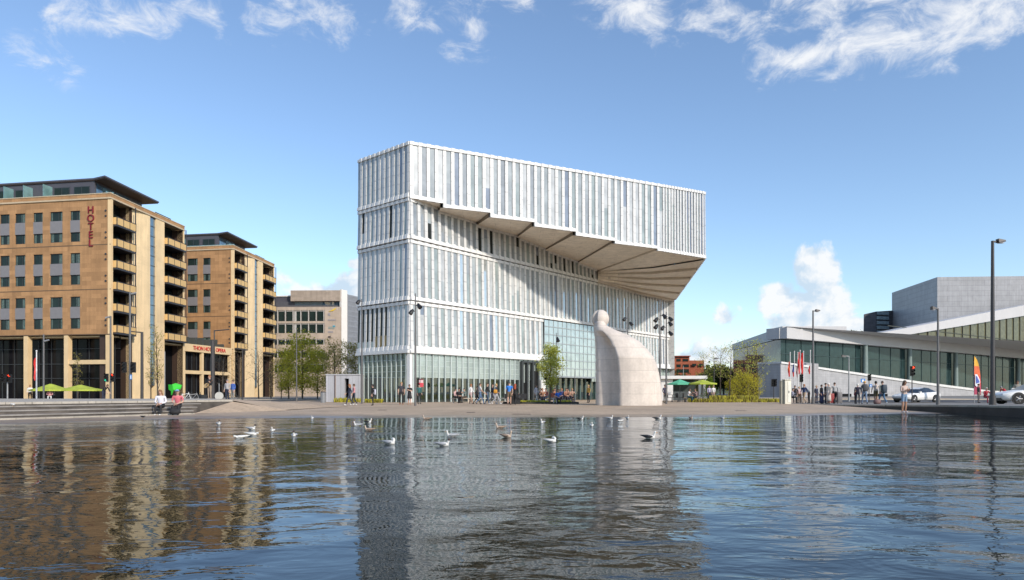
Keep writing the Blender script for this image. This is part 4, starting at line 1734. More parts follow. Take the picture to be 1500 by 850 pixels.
tF = make_tree('opera_tree', 'tall sparse tree with yellow leaves, nearest to the opera glass corner', at(1110, 80), 6, 7.4, .085, .3, 1.5, 18, 6, 620, .085, L_LIME2, 'vase', group=GRT)
recopy(tF, at(1096, 84), 1.0, 1.9, 'sparse yellow-leaved tree second from the opera glass corner', 1.04)
recopy(tF, at(1069, 82), .93, 3.4, 'sparse yellow-leaved tree behind the fresh green bush clump')
recopy(tF, at(1055, 88), .98, 5.0, 'sparse tall tree just right of the lime parasol')
recopy(tF, at(1032, 98), .9, .8, 'nearly bare tree behind the lime parasol', .95)
tG = make_tree('round_bush', 'fresh green rounded bush before the grey opera side wall', at(1088, 82), 8, 3.4, .05, .06, 1.3, 22, 6, 1700, .085, L_LIME, group='green bushes before the opera wall', cat='bush')
recopy(tG, at(1104, 80), .85, 2.0, 'fresh green bush right next to the rounded one, nearer the opera corner')
recopy(tG, at(1075, 86), .8, 4.0, 'fresh green bush on the kiosk side of the rounded one')
make_tree('small_conifer', 'small bright green cone-shaped tree behind the lime parasol', at(1040, 80), 9, 3.0, .05, .05, .85, 34, 4, 2600, .06, L_PINE, 'cone', cat='tree')
# low dark shrubs and far trees below the sky between library and opera
GF = 'far trees on the hillside'
tH = make_tree('hillside_tree', 'far dark tree on the hillside behind the orange house', (X(1022, 300), 300, ZG), 10, 8.5, .3, .12, 4.5, 20, 5, 1500, .5, L_DARK, group=GF)
for i, (px, D, s, lb) in enumerate(((1036, 285, 1.1, 'far dark tree rising behind the lime parasol'), (1048, 310, 1.35, 'tallest far tree, left of the opera side wall'),
                                   (1060, 290, 1.25, 'far tree at the edge of the opera side wall'), (1010, 320, .9, 'far low tree over the orange house roof'),
                                   (1070, 330, 1.3, 'far tree half hidden by the opera side wall'))):
    recopy(tH, (X(px, D), D, ZG), s, i * 1.3, lb)
tI = make_tree('scrub_tree', 'dark scrubby tree just before the orange house', (X(984, 150), 150, ZG), 11, 5.5, .1, .05, 2.6, 18, 5, 1200, .25, L_DARK, group='dark scrub beyond the kiosk')
recopy(tI, (X(1030, 140), 140, ZG), .8, 2, 'dark scrubby tree over the kiosk roof end')
recopy(tI, (X(998, 160), 160, ZG), .7, 4, 'dark scrubby tree directly over the kiosk roof')
tI2 = recopy(tI, (X(1012, 150), 150, ZG), .65, 5, 'dark scrubby tree behind the two parasols at the kiosk')
make_tree('roof_tree', 'tiny dark bush on the opera roof edge', (X(1250, 200), 200, 16.4), 12, 2.2, .05, .05, 2.2, 14, 4, 300, .3, L_DARK, cat='bush')


def grass(name, label, areas, n, h, mats, seed, cat='grass'):
    rn = random.Random(seed)
    m = MB()
    for k in range(n):
        a = rn.choice(areas)
        px, Y = rn.uniform(a[0], a[1]), rn.uniform(a[2], a[3])
        x = X(px, Y)
        z = hz(x, Y) - .02
        an = rn.uniform(0, 6.28)
        hh = h * rn.uniform(.4, 1.2) * a[4]
        w = .05
        dx, dy = math.cos(an) * w, math.sin(an) * w
        lx, ly = rn.uniform(-.12, .12), rn.uniform(-.12, .12)
        m.add([(x - dx, Y - dy, z), (x + dx, Y + dy, z), (x + dx * .5 + lx, Y + dy * .5 + ly, z + hh), (x - dx * .5 + lx, Y - dy * .5 + ly, z + hh)], [(0, 1, 2, 3)], rn.randrange(len(mats)))
    o = m.build(name, mats)
    tag(o, label, cat, kind='stuff')
    return o


grass('bed_grass', 'band of grass and low plants before the opera side wall', [(1008, 1146, 66, 74, 1), (1040, 1110, 68, 76, 1.9)], 9000, .30, [L_LIME, L_OLIVE, L_LIME, L_RED], 3)
grass('shed_grass', 'tufts of grass at the foot of the shed and library corner', [(490, 530, 66, 71, 1), (535, 560, 63, 64, .8)], 2200, .4, [L_LIME, L_OLIVE], 4)
grass('planter_grass', 'grass in the low planter under the plaza tree', [(762, 802, 57.4, 58.6, 1), (812, 836, 57.6, 58.6, 1)], 1500, .28, [L_LIME2, L_LIME], 5)
grass('hotel_lawn', 'strip of lawn before the hotel columns', [(82, 160, 56, 60, 1), (160, 262, 56, 58, .6)], 2500, .25, [L_DARK, L_LIME], 6)

# ------------------------------------------------------------------ lamps, poles, signals, flags
M_POLE = mat('pole_grey', (.13, .125, .125), .45, .3, var=.08)
M_POLED = mat('pole_dark', (.06, .055, .055), .45, .3, var=.08)
M_POLEL = mat('pole_silver', (.34, .34, .345), .4, .5, var=.08)
M_LENS = mat('lamp_lens', (.55, .55, .55), .3)
M_BLACK = mat('black_housing', (.014, .014, .015), .45)


def street_lamp(px, Y, ytop, arm, label, r=.07, m=None, group='street lamps around the square', double=False):
    b = at(px, Y)
    zt = Z(ytop, Y)
    t = thing('street_lamp', label, 'street lamp', b, group)
    x, y, z = b
    q = MB()
    hgt = zt - z
    q.tube([(x, y, z - .1), (x, y, z + hgt * .3), (x, y, zt)], [r * 1.35, r * 1.2, r * .8], 8)
    q.tube([(x, y, z - .05), (x, y, z + .5)], [r * 1.9, r * 1.7], 8)
    q.build('pole', m or M_POLE, t)
    if arm:
        q = MB()
        L = abs(arm)
        s = 1 if arm > 0 else -1
        q.tube([(x, y, zt - .06), (x + s * L * .45, y, zt - .02)], [.045, .04], 6)
        q.build('arm', m or M_POLE, t)
        q = MB()
        x0, x1 = x + s * L * .4, x + s * L
        xs = sorted((x0, x1))
        q.hexa([(xs[0], y - .14, zt - .10), (xs[1], y - .14, zt - .06), (xs[1], y + .14, zt - .06), (xs[0], y + .14, zt - .10),
                (xs[0], y - .12, zt + .10), (xs[1], y - .10, zt + .03), (xs[1], y + .10, zt + .03), (xs[0], y + .12, zt + .10)])
        h = q.build('lamp_head', M_POLED, t)
        q = MB()
        q.box(xs[0] + .06, xs[1] - .06, y - .10, y + .10, zt - .125, zt - .105)
        q.build('lens', M_LENS, h)
    return t


street_lamp(1454, 36, 353, .62, 'tallest dark street lamp at the right end of the quay', .09, M_POLED)
street_lamp(1374, 40, 451.5, -.38, 'thinner street lamp beside the white car on the quay', .06, M_POLE)
street_lamp(1191, 57, 455, .55, 'street lamp between the flagpoles and the people in dark clothes', .08, M_POLE)
street_lamp(1243.5, 72, 521.5, -.75, 'short street lamp before the grey opera base wall', .06, M_POLEL)
street_lamp(434.5, 72, 480, .0, 'slim lamp post before the yellow-green trees', .06, M_POLE)
street_lamp(1046, 76, 525, .45, 'thin lamp post right of the kiosk', .05, M_POLED)
street_lamp(1001, 110, 536, .0, 'small lamp post behind the kiosk roof', .05, M_POLEL)


def floodlight_pole(px, Y, ytop, heads, label, r=.065, group='floodlight masts on the plaza'):
    b = at(px, Y)
    x, y, z = b
    zt = Z(ytop, Y)
    t = thing('floodlight_mast', label, 'floodlight mast', b, group)
    q = MB()
    q.tube([(x, y, z - .1), (x, y, z + (zt - z) * .5), (x, y, zt)], [r * 1.3, r * 1.1, r * .6], 8)
    q.build('pole', M_POLE, t)
    for (py, s) in heads:
        zz = Z(py, Y)
        q = MB()
        q.tube([(x, y, zz), (x + s * .22, y - .05, zz + .04)], .025, 5)
        c = Vector((x + s * .30, y - .1, zz))
        d = Vector((s * .55, -.35, -.75)).normalized()
        q.tube([c - d * .16, c + d * .06, c + d * .24], [.09, .15, .17], 8)
        q.build('floodlight', M_BLACK, t)
    return t


floodlight_pole(608.5, 50, 430, [(448, .9), (456.5, -.8)], 'floodlight mast before the library corner')
floodlight_pole(530, 58, 438, [(442, -.8)], 'pale mast at the left end of the library beside the shed')
floodlight_pole(966.8, 55, 440, [(463, 1), (468, -1), (478, -1)], 'taller of the twin floodlight masts behind the statue')
floodlight_pole(976, 57, 457, [(467, 1), (474, .9), (480, -1), (488, 1)], 'shorter of the twin floodlight masts behind the statue')
floodlight_pole(919.5, 66, 450, [(467, -1), (474, .9)], 'floodlight mast rising behind the statue back')
floodlight_pole(815, 58, 488, [(497, .3)], 'thin mast standing in the crown of the plaza tree', .045)
floodlight_pole(842, 66, 541, [], 'short plain post before the library entrance', .04, None)

# poles with traffic signals
M_RED = mat('signal_red', (.6, .03, .02), .4, emit=((1, .06, .02), 4))
M_GREEN = mat('signal_green', (.02, .4, .25), .4, emit=((.05, .9, .55), 1.5))
M_OFF_L = mat('signal_off', (.05, .04, .035), .3)


def signal_head(t, x, y, z, lit, s=1.0, face=-1, n=3, dx=0.0):
    q = MB()
    h = .30 * n * s
    q.box(x - .15 * s, x + .15 * s, y - .12, y + .1, z, z + h)
    o = q.build('signal_head', M_BLACK, t)
    for k in range(n):
        zc = z + h - .30 * s * (k + .5)
        q = MB()
        q.tube([(x, y - .12, zc), (x, y - .16, zc)], .10 * s, 10)
        q.build('signal_lens', M_RED if (lit == 'r' and k == 0) else M_GREEN if (lit == 'g' and k == n - 1) else M_OFF_L, o)
        q = MB()
        q.tube([(x, y - .12, zc + .02), (x, y - .3, zc + .06)], [.125 * s, .12 * s], 8, cap=False)
        q.build('visor', M_BLACK, o)


def signal_pole(px, Y, ytop, heads, label, r=.07, extra=None, m=None, group='poles with traffic signals'):
    b = at(px, Y)
    x, y, z = b
    t = thing('traffic_light', label, 'traffic light', b, group)
    zt = Z(ytop, Y)
    q = MB()
    q.tube([(x, y, z - .1), (x, y, zt)], [r, r * .8], 8)
    q.build('pole', m or M_POLE, t)
    for (dpx, py, lit, s) in heads:
        signal_head(t, x + dpx / F * Y, y - .02, Z(py, Y), lit, s)
    if extra:
        extra(t, x, y)
    return t


def cam_bits(t, x, y, Y, items):
    for dpx, py in items:
        q = MB()
        xx, zz = x + dpx / F * Y, Z(py, Y)
        q.tube([(x, y, zz), (xx, y, zz + .03)], .03, 5)
        q.tube([(xx - .15, y - .1, zz), (xx + .22, y - .1, zz + .1)], [.08, .06], 7)
        q.build('camera', M_POLEL, t)


M_SIGNB = mat('sign_blue_plate', (.03, .20, .55), .4)
M_WHITE = mat('white_plate', (.75, .75, .74), .4)


def blue_plate(t, x, y, Y, dpx, y0, y1, w=5):
    q = MB()
    xx = x + dpx / F * Y
    q.box(xx - w / 2 / F * Y, xx + w / 2 / F * Y, y - .14, y - .1, Z(y1, Y), Z(y0, Y))
    o = q.build('sign_plate', M_SIGNB, t)
    q = MB()
    q.box(xx - w / 5 / F * Y, xx + w / 5 / F * Y, y - .146, y - .141, Z(y1 - .8, Y), Z(y0 + 1.2, Y))
    q.build('sign_symbol', M_WHITE, o)


signal_pole(190.5, 56, 428, [(-8, 546, None, .95), (5.5, 546, None, .95)], 'tall grey pole with two signal heads and a camera before the curved hotel wall', .10,
            lambda t, x, y: (cam_bits(t, x, y, 56, [(6, 431)]), blue_plate(t, x, y, 56, 2.5, 549, 556, 3)))
signal_pole(162, 60, 463, [(-5.5, 559.5, 'g', .80), (4.5, 559.5, 'r', .80)], 'grey pole with green and red signal heads at the hotel corner', .09,
            lambda t, x, y: cam_bits(t, x, y, 60, [(-4, 466)]))
signal_pole(11, 62, 560, [(-4, 561, None, .85), (4, 561, 'r', .85)], 'white signal post with red light at the left edge', .07, None, M_POLEL)
signal_pole(1133.5, 70, 563, [(-1.5, 566.5, None, .85), (1.6, 566.5, None, .85)], 'black double traffic signal before the grey opera wall', .05, None, M_POLED)
signal_pole(1173.5, 64, 546, [(0, 560, None, .8)], 'dark green signal post before the flagpoles', .06, None, M_POLED)
signal_pole(1336, 62, 545, [(0, 551, 'r', 1.0)], 'traffic signal showing red behind the woman in denim shorts', .05,
            lambda t, x, y: None, M_POLED)
signal_pole(1273, 68, 552, [(0, 558, None, .7)], 'dark signal post behind the man with the grey backpack', .05,
            lambda t, x, y: (blue_plate(t, x, y, 68, -10, 555, 560.5, 6), blue_plate(t, x, y, 68, 1.5, 563, 567, 4)), M_POLED)


def simple_pole(px, Y, ytop, label, r, m, arm=None, ncat='lamp post', ybot=None, group=None):
    b = at(px, Y)
    x, y, z = b
    t = thing('lamp_post', label, ncat, b, group)
    q = MB()
    q.tube([(x, y, z - .1), (x, y, Z(ytop, Y))], [r, r * .85], 8)
    q.build('pole', m, t)
    if arm:
        q = MB()
        zt = Z(ytop, Y) - .05
        q.tube([(x, y, zt), (x + arm / F * Y, y, zt + abs(arm) * .006)], [.06, .05], 6)
        q.build('arm', m, t)
    return t


simple_pole(311.5, 64, 499, 'thick dark steel column before the restaurant pavilion', .20, M_POLED)
simple_pole(314, 68, 484, 'slim dark post with a long sideways arm by the restaurant lettering', .07, M_POLED, 22)
simple_pole(355.5, 70, 513, 'thin dark post before the second hotel balconies', .07, M_POLED)
simple_pole(208, 66, 486.5, 'dark post with an arm before the cream hotel wall', .15, M_POLED, -18)
simple_pole(241.5, 76, 515, 'thin post with small fittings between the slim trees', .05, M_POLEL)
sp64 = simple_pole(64, 58, 490, 'plain grey mast before the dark hotel columns', .08, M_POLE)
cam_bits(sp64, X(64, 58), 58, 58, [(5, 500)])

# flags
M_FLAGR = mat('flag_red', (.55, .03, .025), .6, var=.15)
M_FLAGB = mat('flag_blue', (.04, .06, .25), .6, var=.15)
M_FLAGO = mat('flag_orange', (.65, .09, .02), .6, var=.15)
M_FPOLE = mat('flagpole_white', (.62, .62, .62), .4)


def flagpole(px, Y, ytop, y0, y1, wpx, mats, label, group=None, side=-1):
    b = at(px, Y)
    x, y, z = b
    t = thing('flagpole', label, 'flagpole', b, group)
    q = MB()
    zt = Z(ytop, Y)
    q.tube([(x, y, z - .1), (x, y, zt)], [.075, .05], 7)
    q.ball((x, y, zt + .04), .08)
    q.build('pole', M_FPOLE, t)
    q = MB()
    n = 9
    w = wpx / F * Y
    za, zb_ = Z(y0, Y), Z(y1, Y)
    r1, r2 = [], []
    for i in range(n):
        s = i / (n - 1)
        zz = za + (zb_ - za) * s
        ww = w * (.25 + .75 * math.sin(math.pi * (.15 + .7 * s)))
        for k, rr in ((0, r1), (.04, r2)):
            rr.append([(x + side * .05, y + k, zz), (x + side * (.05 + ww * .5), y + k + .12 * math.sin(s * 7), zz), (x + side * (.05 + ww), y + k - .08 * math.sin(s * 9), zz - .05)])
    for i in range(n - 1):
        mi = 0 if i < (n - 1) * .6 or len(mats) == 1 else 1
        for rr in (r1, r2):
            for c in (0, 1):
                q.quad(rr[i][c], rr[i][c + 1], rr[i + 1][c + 1], rr[i + 1][c], mi)
        q.quad(r1[i][2], r2[i][2], r2[i + 1][2], r1[i + 1][2], mi)
    q.build('flag', mats, t)


GFp = 'flagpoles before the opera house'
flagpole(1157.5, 92, 517, 530, 552, 2.6, [M_FLAGO, M_FLAGR], 'flagpole with orange-red flag, first from the cream cabinet', GFp)
flagpole(1163.6, 92, 515.5, 534, 552, 2.2, [M_FLAGB, M_FLAGR], 'flagpole with blue and red flag', GFp)
flagpole(1168.6, 93, 517, 536, 553, 1.4, [mat('flag_faded', (.30, .10, .10), .6)], 'flagpole with narrow faded flag', GFp)
flagpole(1172, 92, 514, 516, 548, 2.6, [M_FLAGR], 'flagpole with long red flag directly left of its red twin', GFp)
flagpole(1177, 92, 515.5, 517, 548, 3.4, [M_FLAGR], 'flagpole with long wide red flag nearest the lamp post', GFp)
flagpole(1187, 94, 514, 536, 548, 2.2, [M_FLAGR], 'flagpole with short low red flag at the lamp post', GFp)
flagpole(53.5, 62, 515, 524, 557, 3.2, [M_FLAGR], 'flagpole with red flag before the dark hotel columns')

# feather banner
b = at(1431, 62)
t = thing('feather_banner', 'orange and red feather banner with blue and white emblem on the street', 'banner', b)
q = MB()
q.tube([(b[0] - .22, b[1], b[2]), (b[0] - .28, b[1], 2.0), (b[0] - .24, b[1], 3.9), (b[0] - .05, b[1], 4.35)], [.03, .025, .02, .012], 6)
q.build('pole', M_POLEL, t)
q = MB()
n = 12
zb0, zb1 = .9, 4.36
prev = None
for i in range(n + 1):
    s = i / n
    z = zb0 + (zb1 - zb0) * s
    w = .62 * math.sqrt(max(0.02, 1 - s ** 2.4))
    cur = [(b[0] - .26, b[1] - .03, z), (b[0] - .26 + w * .5, b[1] - .06 - .05 * math.sin(s * 6), z), (b[0] - .26 + w, b[1] - .03, z - .05)]
    if prev:
        mi = 0 if s > .80 else 1 if s > .52 else 2 if s > .26 else 3
        for c in (0, 1):
            q.quad(prev[c], prev[c + 1], cur[c + 1], cur[c], mi)
            q.quad(*[(p[0], p[1] + .02, p[2]) for p in (prev[c], prev[c + 1], cur[c + 1], cur[c])], mi)
    prev = cur
q.build('banner_cloth', [mat('banner_yellow', (.75, .38, .03), .6), mat('banner_orange', (.68, .12, .03), .6), mat('banner_red', (.55, .06, .05), .6), mat('banner_pink', (.42, .05, .10), .6)], t)
q = MB()
q.hexa([(b[0] - .24, b[1] - .115, 1.75), (b[0] - .10, b[1] - .13, 1.6), (b[0] + .22, b[1] - .11, 1.95), (b[0] + .18, b[1] - .10, 2.05), (b[0] - .24, b[1] - .115, 2.75), (b[0] - .06, b[1] - .13, 2.75), (b[0] + .2, b[1] - .11, 2.2), (b[0] + .18, b[1] - .10, 2.3)], 0)
q.hexa([(b[0] - .16, b[1] - .14, 1.95), (b[0] - .10, b[1] - .145, 1.9), (b[0] + .16, b[1] - .125, 2.0), (b[0] + .14, b[1] - .12, 2.05), (b[0] - .18, b[1] - .14, 2.6), (b[0] - .08, b[1] - .145, 2.55), (b[0] + .13, b[1] - .13, 2.1), (b[0] + .12, b[1] - .125, 2.15)], 1)
q.build('emblem', [mat('emblem_white', (.7, .7, .72), .6), mat('emblem_blue', (.06, .10, .38), .6)], t)

# ------------------------------------------------------------------ parasols, kiosk, shed, cabinets, benches
M_PLIME = mat('parasol_lime', (.36, .42, .05), .8, var=.2)
M_PGREEN = mat('parasol_green', (.10, .42, .26), .7, var=.08)


def parasol(px, Y, ytop, yrim, hw, m, label, group):
    b = at(px, Y)
    x, y, z = b
    t = thing('parasol', label, 'parasol', b, group)
    w = hw / F * Y
    zt, zr = Z(ytop, Y), Z(yrim, Y)
    q = MB()
    q.tube([(x, y, z), (x, y, zt)], .035, 6)
    q.tube([(x, y, z), (x, y, z + .1)], .3, 10)
    q.build('pole', M_POLE, t)
    q = MB()
    top_, rim, val = [], [], []
    for k in range(8):
        a = math.pi / 8 + k * math.pi / 4
        rim.append((x + math.cos(a) * w * 1.04, y + math.sin(a) * w * .9, zr))
        val.append((x + math.cos(a) * w * 1.04, y + math.sin(a) * w * .9, zr - .14))
        top_.append((x + math.cos(a) * w * .06, y + math.sin(a) * w * .06, zt))
    midr = [tuple(top_[k][i] * .45 + rim[k][i] * .55 - (.05 if i == 2 else 0) for i in range(3)) for k in range(8)]
    q.rings([val, rim, midr, top_], 0, False, False)
    q.add(top_, [tuple(range(8))])
    q.build('canopy', m, t)
    q = MB()
    for k in range(8):
        q.tube([(x, y, zr + .1), tuple(rim[k][i] * .97 + (x, y, zr)[i] * .03 for i in range(3))], .015, 4)
    q.build('ribs', M_POLED, t)
    return t


GP = 'parasols of the pavement cafes'
parasol(74.5, 70, 562.5, 571, 27, M_PLIME, 'lime-green parasol nearest the red flag', GP)
parasol(118, 71, 564, 571, 31, M_PLIME, 'lime-green parasol nearest the hotel corner', GP)
parasol(996, 72, 556, 562, 18, M_PGREEN, 'sea-green parasol under the kiosk roof edge', GP)
parasol(1029, 71, 556.5, 561.5, 20, M_PLIME, 'pale lime parasol at the open end of the kiosk', GP)

M_KIOSK = mat('kiosk_white', (.62, .61, .59), .6, var=.06)
kb_ = at(998, 82)
t = thing('cafe_kiosk', 'low white flat-roofed cafe kiosk with dark open front', 'kiosk', kb_)
D = 82
q = MB()
q.box(X(964, D), X(1031, D), D - 1.5, D + 5, Z(555.5, D), Z(551, D))
q.build('roof', M_KIOSK, t)
q = MB()
q.box(X(964, D), X(1030, D), D + 3.5, D + 4.5, ZG, Z(555.5, D))
q.build('back_wall', mat('kiosk_dark', (.03, .045, .04), .5), t)
for a, b2 in ((966, 972), (975, 983), (1020.5, 1024), (1027, 1030.5)):
    q = MB()
    q.box(X(a, D), X(b2, D), D - 1, D - .7, ZG, Z(555.5, D))
    q.build('column', M_KIOSK, t)
q = MB()
q.box(X(984, D), X(1019, D), D - .6, D - .1, ZG, 1.2)
q.build('counter', mat('kiosk_counter', (.05, .06, .06), .5), t)

sh_ = at(503, 68)
t = thing('metal_shed', 'silver grey metal shed with dark doorway at the library end', 'shed', sh_)
D = 68
M_SHED = mat_slab('shed_metal', (.40, .40, .425), .6, 6, .02, .05, .5, .7)
q = MB()
zt = Z(549.5, D)
q.box(X(477.5, D), X(505, D), D, D + 3, ZG, zt)
q.box(X(505, D), X(511, D), D + .7, D + 3, ZG, zt - .05, 1)
q.box(X(505, D), X(511, D), D + .0, D + .7, zt - .35, zt, 0)
q.box(X(511, D), X(528, D), D, D + 3, ZG, zt - .02)
q.build('wall', [M_SHED, M_DARKIN], t)
q = MB()
q.box(X(477, D), X(528.4, D), D - .08, D + 3.1, zt + .003, zt + .09)
q.build('roof', mat('shed_roof', (.45, .45, .46), .5), t)
q = MB()
q.tube([(X(491, D), D - .05, ZG), (X(491, D), D - .05, zt)], .05, 6)
q.build('downpipe', mat('rusty_pipe', (.16, .10, .07), .7), t)

b = at(473.5, 64)
t = thing('litter_bin', 'grey litter bin left of the metal shed', 'litter bin', b)
q = MB()
q.tube([(b[0], b[1], b[2]), (b[0], b[1], b[2] + .95)], [.24, .27], 12)
q.build('body', M_POLEL, t)
q = MB()
q.tube([(b[0], b[1], b[2] + .95), (b[0], b[1], b[2] + 1.05)], [.28, .2], 12)
q.build('lid', M_POLED, t)

M_CAB = mat('cabinet_cream', (.66, .63, .52), .5, var=.05)
b = at(1151.5, 57)
t = thing('utility_cabinet', 'tall cream utility cabinet at the edge of the plaza', 'cabinet', b)
x, y, z = b
q = MB()
w = .25
x += .05
q.hexa([(x - w, y - .3, z), (x + w, y - .3, z), (x + w, y + .3, z), (x - w, y + .3, z), (x - w, y - .3, z + 1.95), (x + w, y - .3, z + 1.95), (x + w, y + .3, z + 2.0), (x - w, y + .3, z + 2.0)])
q.build('body', M_CAB, t)
q = MB()
q.box(x - w - .03, x + w + .03, y - .33, y + .33, z + 2.0, z + 2.05)
q.build('lid', M_CAB, t)
q = MB()
q.box(x - .02, x + w - .04, y - .325, y - .302, z + .15, z + 1.85)
d_ = q.build('door', mat('cabinet_pale', (.74, .72, .62), .5), t)
q = MB()
q.box(x + .04, x + .08, y - .35, y - .327, z + .9, z + 1.1)
q.build('handle', M_POLED, d_)
q = MB()
q.box(x - w - .24, x - w - .02, y - .1, y + .3, z, z + 1.95)
q.build('side_housing', mat('cabinet_grey', (.32, .31, .25), .6), t)

M_BENCH = mat('bench_timber', (.20, .15, .10), .7, var=.2)
M_BENCHP = mat('bench_pale', (.56, .49, .40), .7, var=.1)


def bench(px0, px1, Y, h, label, m, group=None, depth=.5, legs=3, legm=None):
    a, b2 = at(px0, Y), at(px1, Y)
    z = min(a[2], b2[2])
    t = thing('bench', label, 'bench', ((a[0] + b2[0]) / 2, Y, z), group)
    q = MB()
    q.box(a[0], b2[0], Y - depth / 2, Y + depth / 2, z + h - .07, z + h)
    q.build('seat', m, t)
    for k in range(legs):
        xx = a[0] + (b2[0] - a[0]) * (k + .3) / (legs - .4)
        q = MB()
        q.box(xx - .05, xx + .05, Y - depth / 2 + .04, Y + depth / 2 - .04, z - .02, z + h - .07)
        q.build('leg', legm or M_POLED, t)
    return t


GBn = 'benches on the plaza'
bench(661, 701, 63.0, .45, 'long pale bench before the library glass, left of the walkers', M_BENCHP, GBn, .6, 4, M_BENCHP)
bench(703, 744, 62.6, .45, 'long pale bench behind the walking group in jeans', M_BENCHP, GBn, .6, 4, M_BENCHP)
bench(783, 806, 61, .45, 'dark bench left of the plaza tree', M_BENCH, GBn)
bench(809, 842, 61.4, .45, 'dark bench right of the plaza tree with a row of people', M_BENCH, GBn, .5, 4)
bench(1001, 1026, 67, .45, 'dark bench under the sea-green and lime parasols', M_BENCH, GBn)
# low planter kerb with its planting and the black box at its end
b = at(790, 57.6)
t = thing('tree_planter', 'long low dark planter edge under the plaza tree', 'planter', b)
q = MB()
x0, x1 = X(737, 57.6), X(847, 57.6)
q.box(x0, x1, 57.0, 57.22, b[2] - .05, b[2] + .16)
q.box(x0, x1, 58.9, 59.1, b[2] - .05, b[2] + .16)
q.box(x1 - .2, x1, 57.22, 58.9, b[2] - .05, b[2] + .16)
q.box(x0, x0 + .2, 57.22, 58.9, b[2] - .05, b[2] + .16)
q.build('kerb_edge', mat('planter_dark', (.028, .03, .028), .7), t)
q = MB()
q.box(x0 + .2, x1 - .2, 57.22, 58.9, b[2], b[2] + .08)
q.build('soil', mat('planter_soil', (.10, .12, .05), .9, var=.4, vscale=2), t)
b = at(752.5, 56.4)
t = thing('black_kiosk_box', 'black block-like stand with a wide top at the planter end', 'stand', b)
x, y, z = b
q = MB()
q.box(x - .30, x + .55, y - .35, y + .35, z, z + .45)
q.build('base', M_BLACK, t)
q = MB()
q.box(x - .75, x + 1.05, y - .45, y + .45, z + .45, z + .85)
q.build('top', M_BLACK, t)

# terrace furniture behind the lime parasols
M_CHAIR = mat('cafe_chair_dark', (.03, .03, .032), .5)


def cafe_table(px, Y, label, group):
    b = at(px, Y)
    x, y, z = b
    t = thing('cafe_table', label, 'table', b, group)
    q = MB()
    q.tube([(x, y, z + .70), (x, y, z + .74)], .40, 12)
    q.build('tabletop', M_CHAIR, t)
    q = MB()
    q.tube([(x, y, z), (x, y, z + .70)], .03, 6)
    q.tube([(x, y, z), (x, y, z + .03)], .22, 10)
    q.build('stand', M_POLED, t)


def chair_at(px, Y, rz, label, group):
    b = at(px, Y)
    t = thing('cafe_chair', label, 'chair', b, group, world=False, rz=rz)
    q = MB()
    q.box(-.22, .22, -.22, .22, .43, .47)
    q.build('seat', M_CHAIR, t)
    q = MB()
    q.box(-.22, .22, .19, .22, .47, .88)
    q.build('backrest', M_CHAIR, t)
    for sx in (-.2, .2):
        for sy in (-.2, .2):
            q = MB()
            q.tube([(sx, sy, 0), (sx, sy, .44)], .015, 5)
            q.build('leg', M_POLED, t)


cafe_table(985, 68, 'dark round table under the sea-green parasol', 'cafe tables by the kiosk')
cafe_table(993, 67, 'dark round table left of the seated pair at the kiosk', 'cafe tables by the kiosk')
chair_at(981, 67.5, 1.2, 'dark chair left under the sea-green parasol', 'cafe chairs by the kiosk')
chair_at(989, 67.3, -1.2, 'dark chair between the two dark tables', 'cafe chairs by the kiosk')
chair_at(998, 67.8, -1.5, 'dark chair beside the seated woman at the kiosk', 'cafe chairs by the kiosk')

# ------------------------------------------------------------------ statue: a plain rounded pale stone figure of stacked courses
M_STAT = mat_slab('statue_stone', (.58, .515, .455), 9, .86, .014, .03, .65, .70, blotch=.14)
SY = 52.0
sb = at(921, SY)
st_ = thing('stone_statue', 'tall pale stone statue with round head and broad curved back on the plaza', 'statue', sb)
q = MB()
prof = [(593, 873, 969), (575, 873, 968.2), (563, 873, 967.2), (545, 873, 964), (526, 873, 958), (512, 873, 947), (501, 872.6, 936), (491.5, 871, 920), (484, 870, 901), (478.5, 869.6, 890.5), (476, 870, 887.5), (472, 871, 886)]


def prof_at(z):
    pts = [(Z(p[0], SY), p[1], p[2]) for p in prof]
    for (za, la, ra), (zb_, lb, rb) in zip(pts, pts[1:]):
        if z <= zb_:
            k = max(0, (z - za) / (zb_ - za))
            return la + (lb - la) * k, ra + (rb - ra) * k
    return pts[-1][1:]


def course(cx, cy, z, rx, ry, a0, a1, inset, n=64, ex=.92):
    """one course of the statue; between the angles a0 and a1 the face is cut back by inset"""
    out = []
    for k in range(n):
        d = 360 * k / n
        a = R(d)
        ca, sa = math.cos(a), math.sin(a)
        sx, sy = math.copysign(abs(ca) ** ex, ca), math.copysign(abs(sa) ** ex, sa)
        t0 = max(0, min(1, (d - a0) / 26))
        t1 = max(0, min(1, (a1 - d) / 3.5))
        q_ = min(t0 * t0 * (3 - 2 * t0), t1)
        out.append((cx + sx * (rx - inset * q_), cy + sy * (ry - inset * .8 * q_), z))
    return out


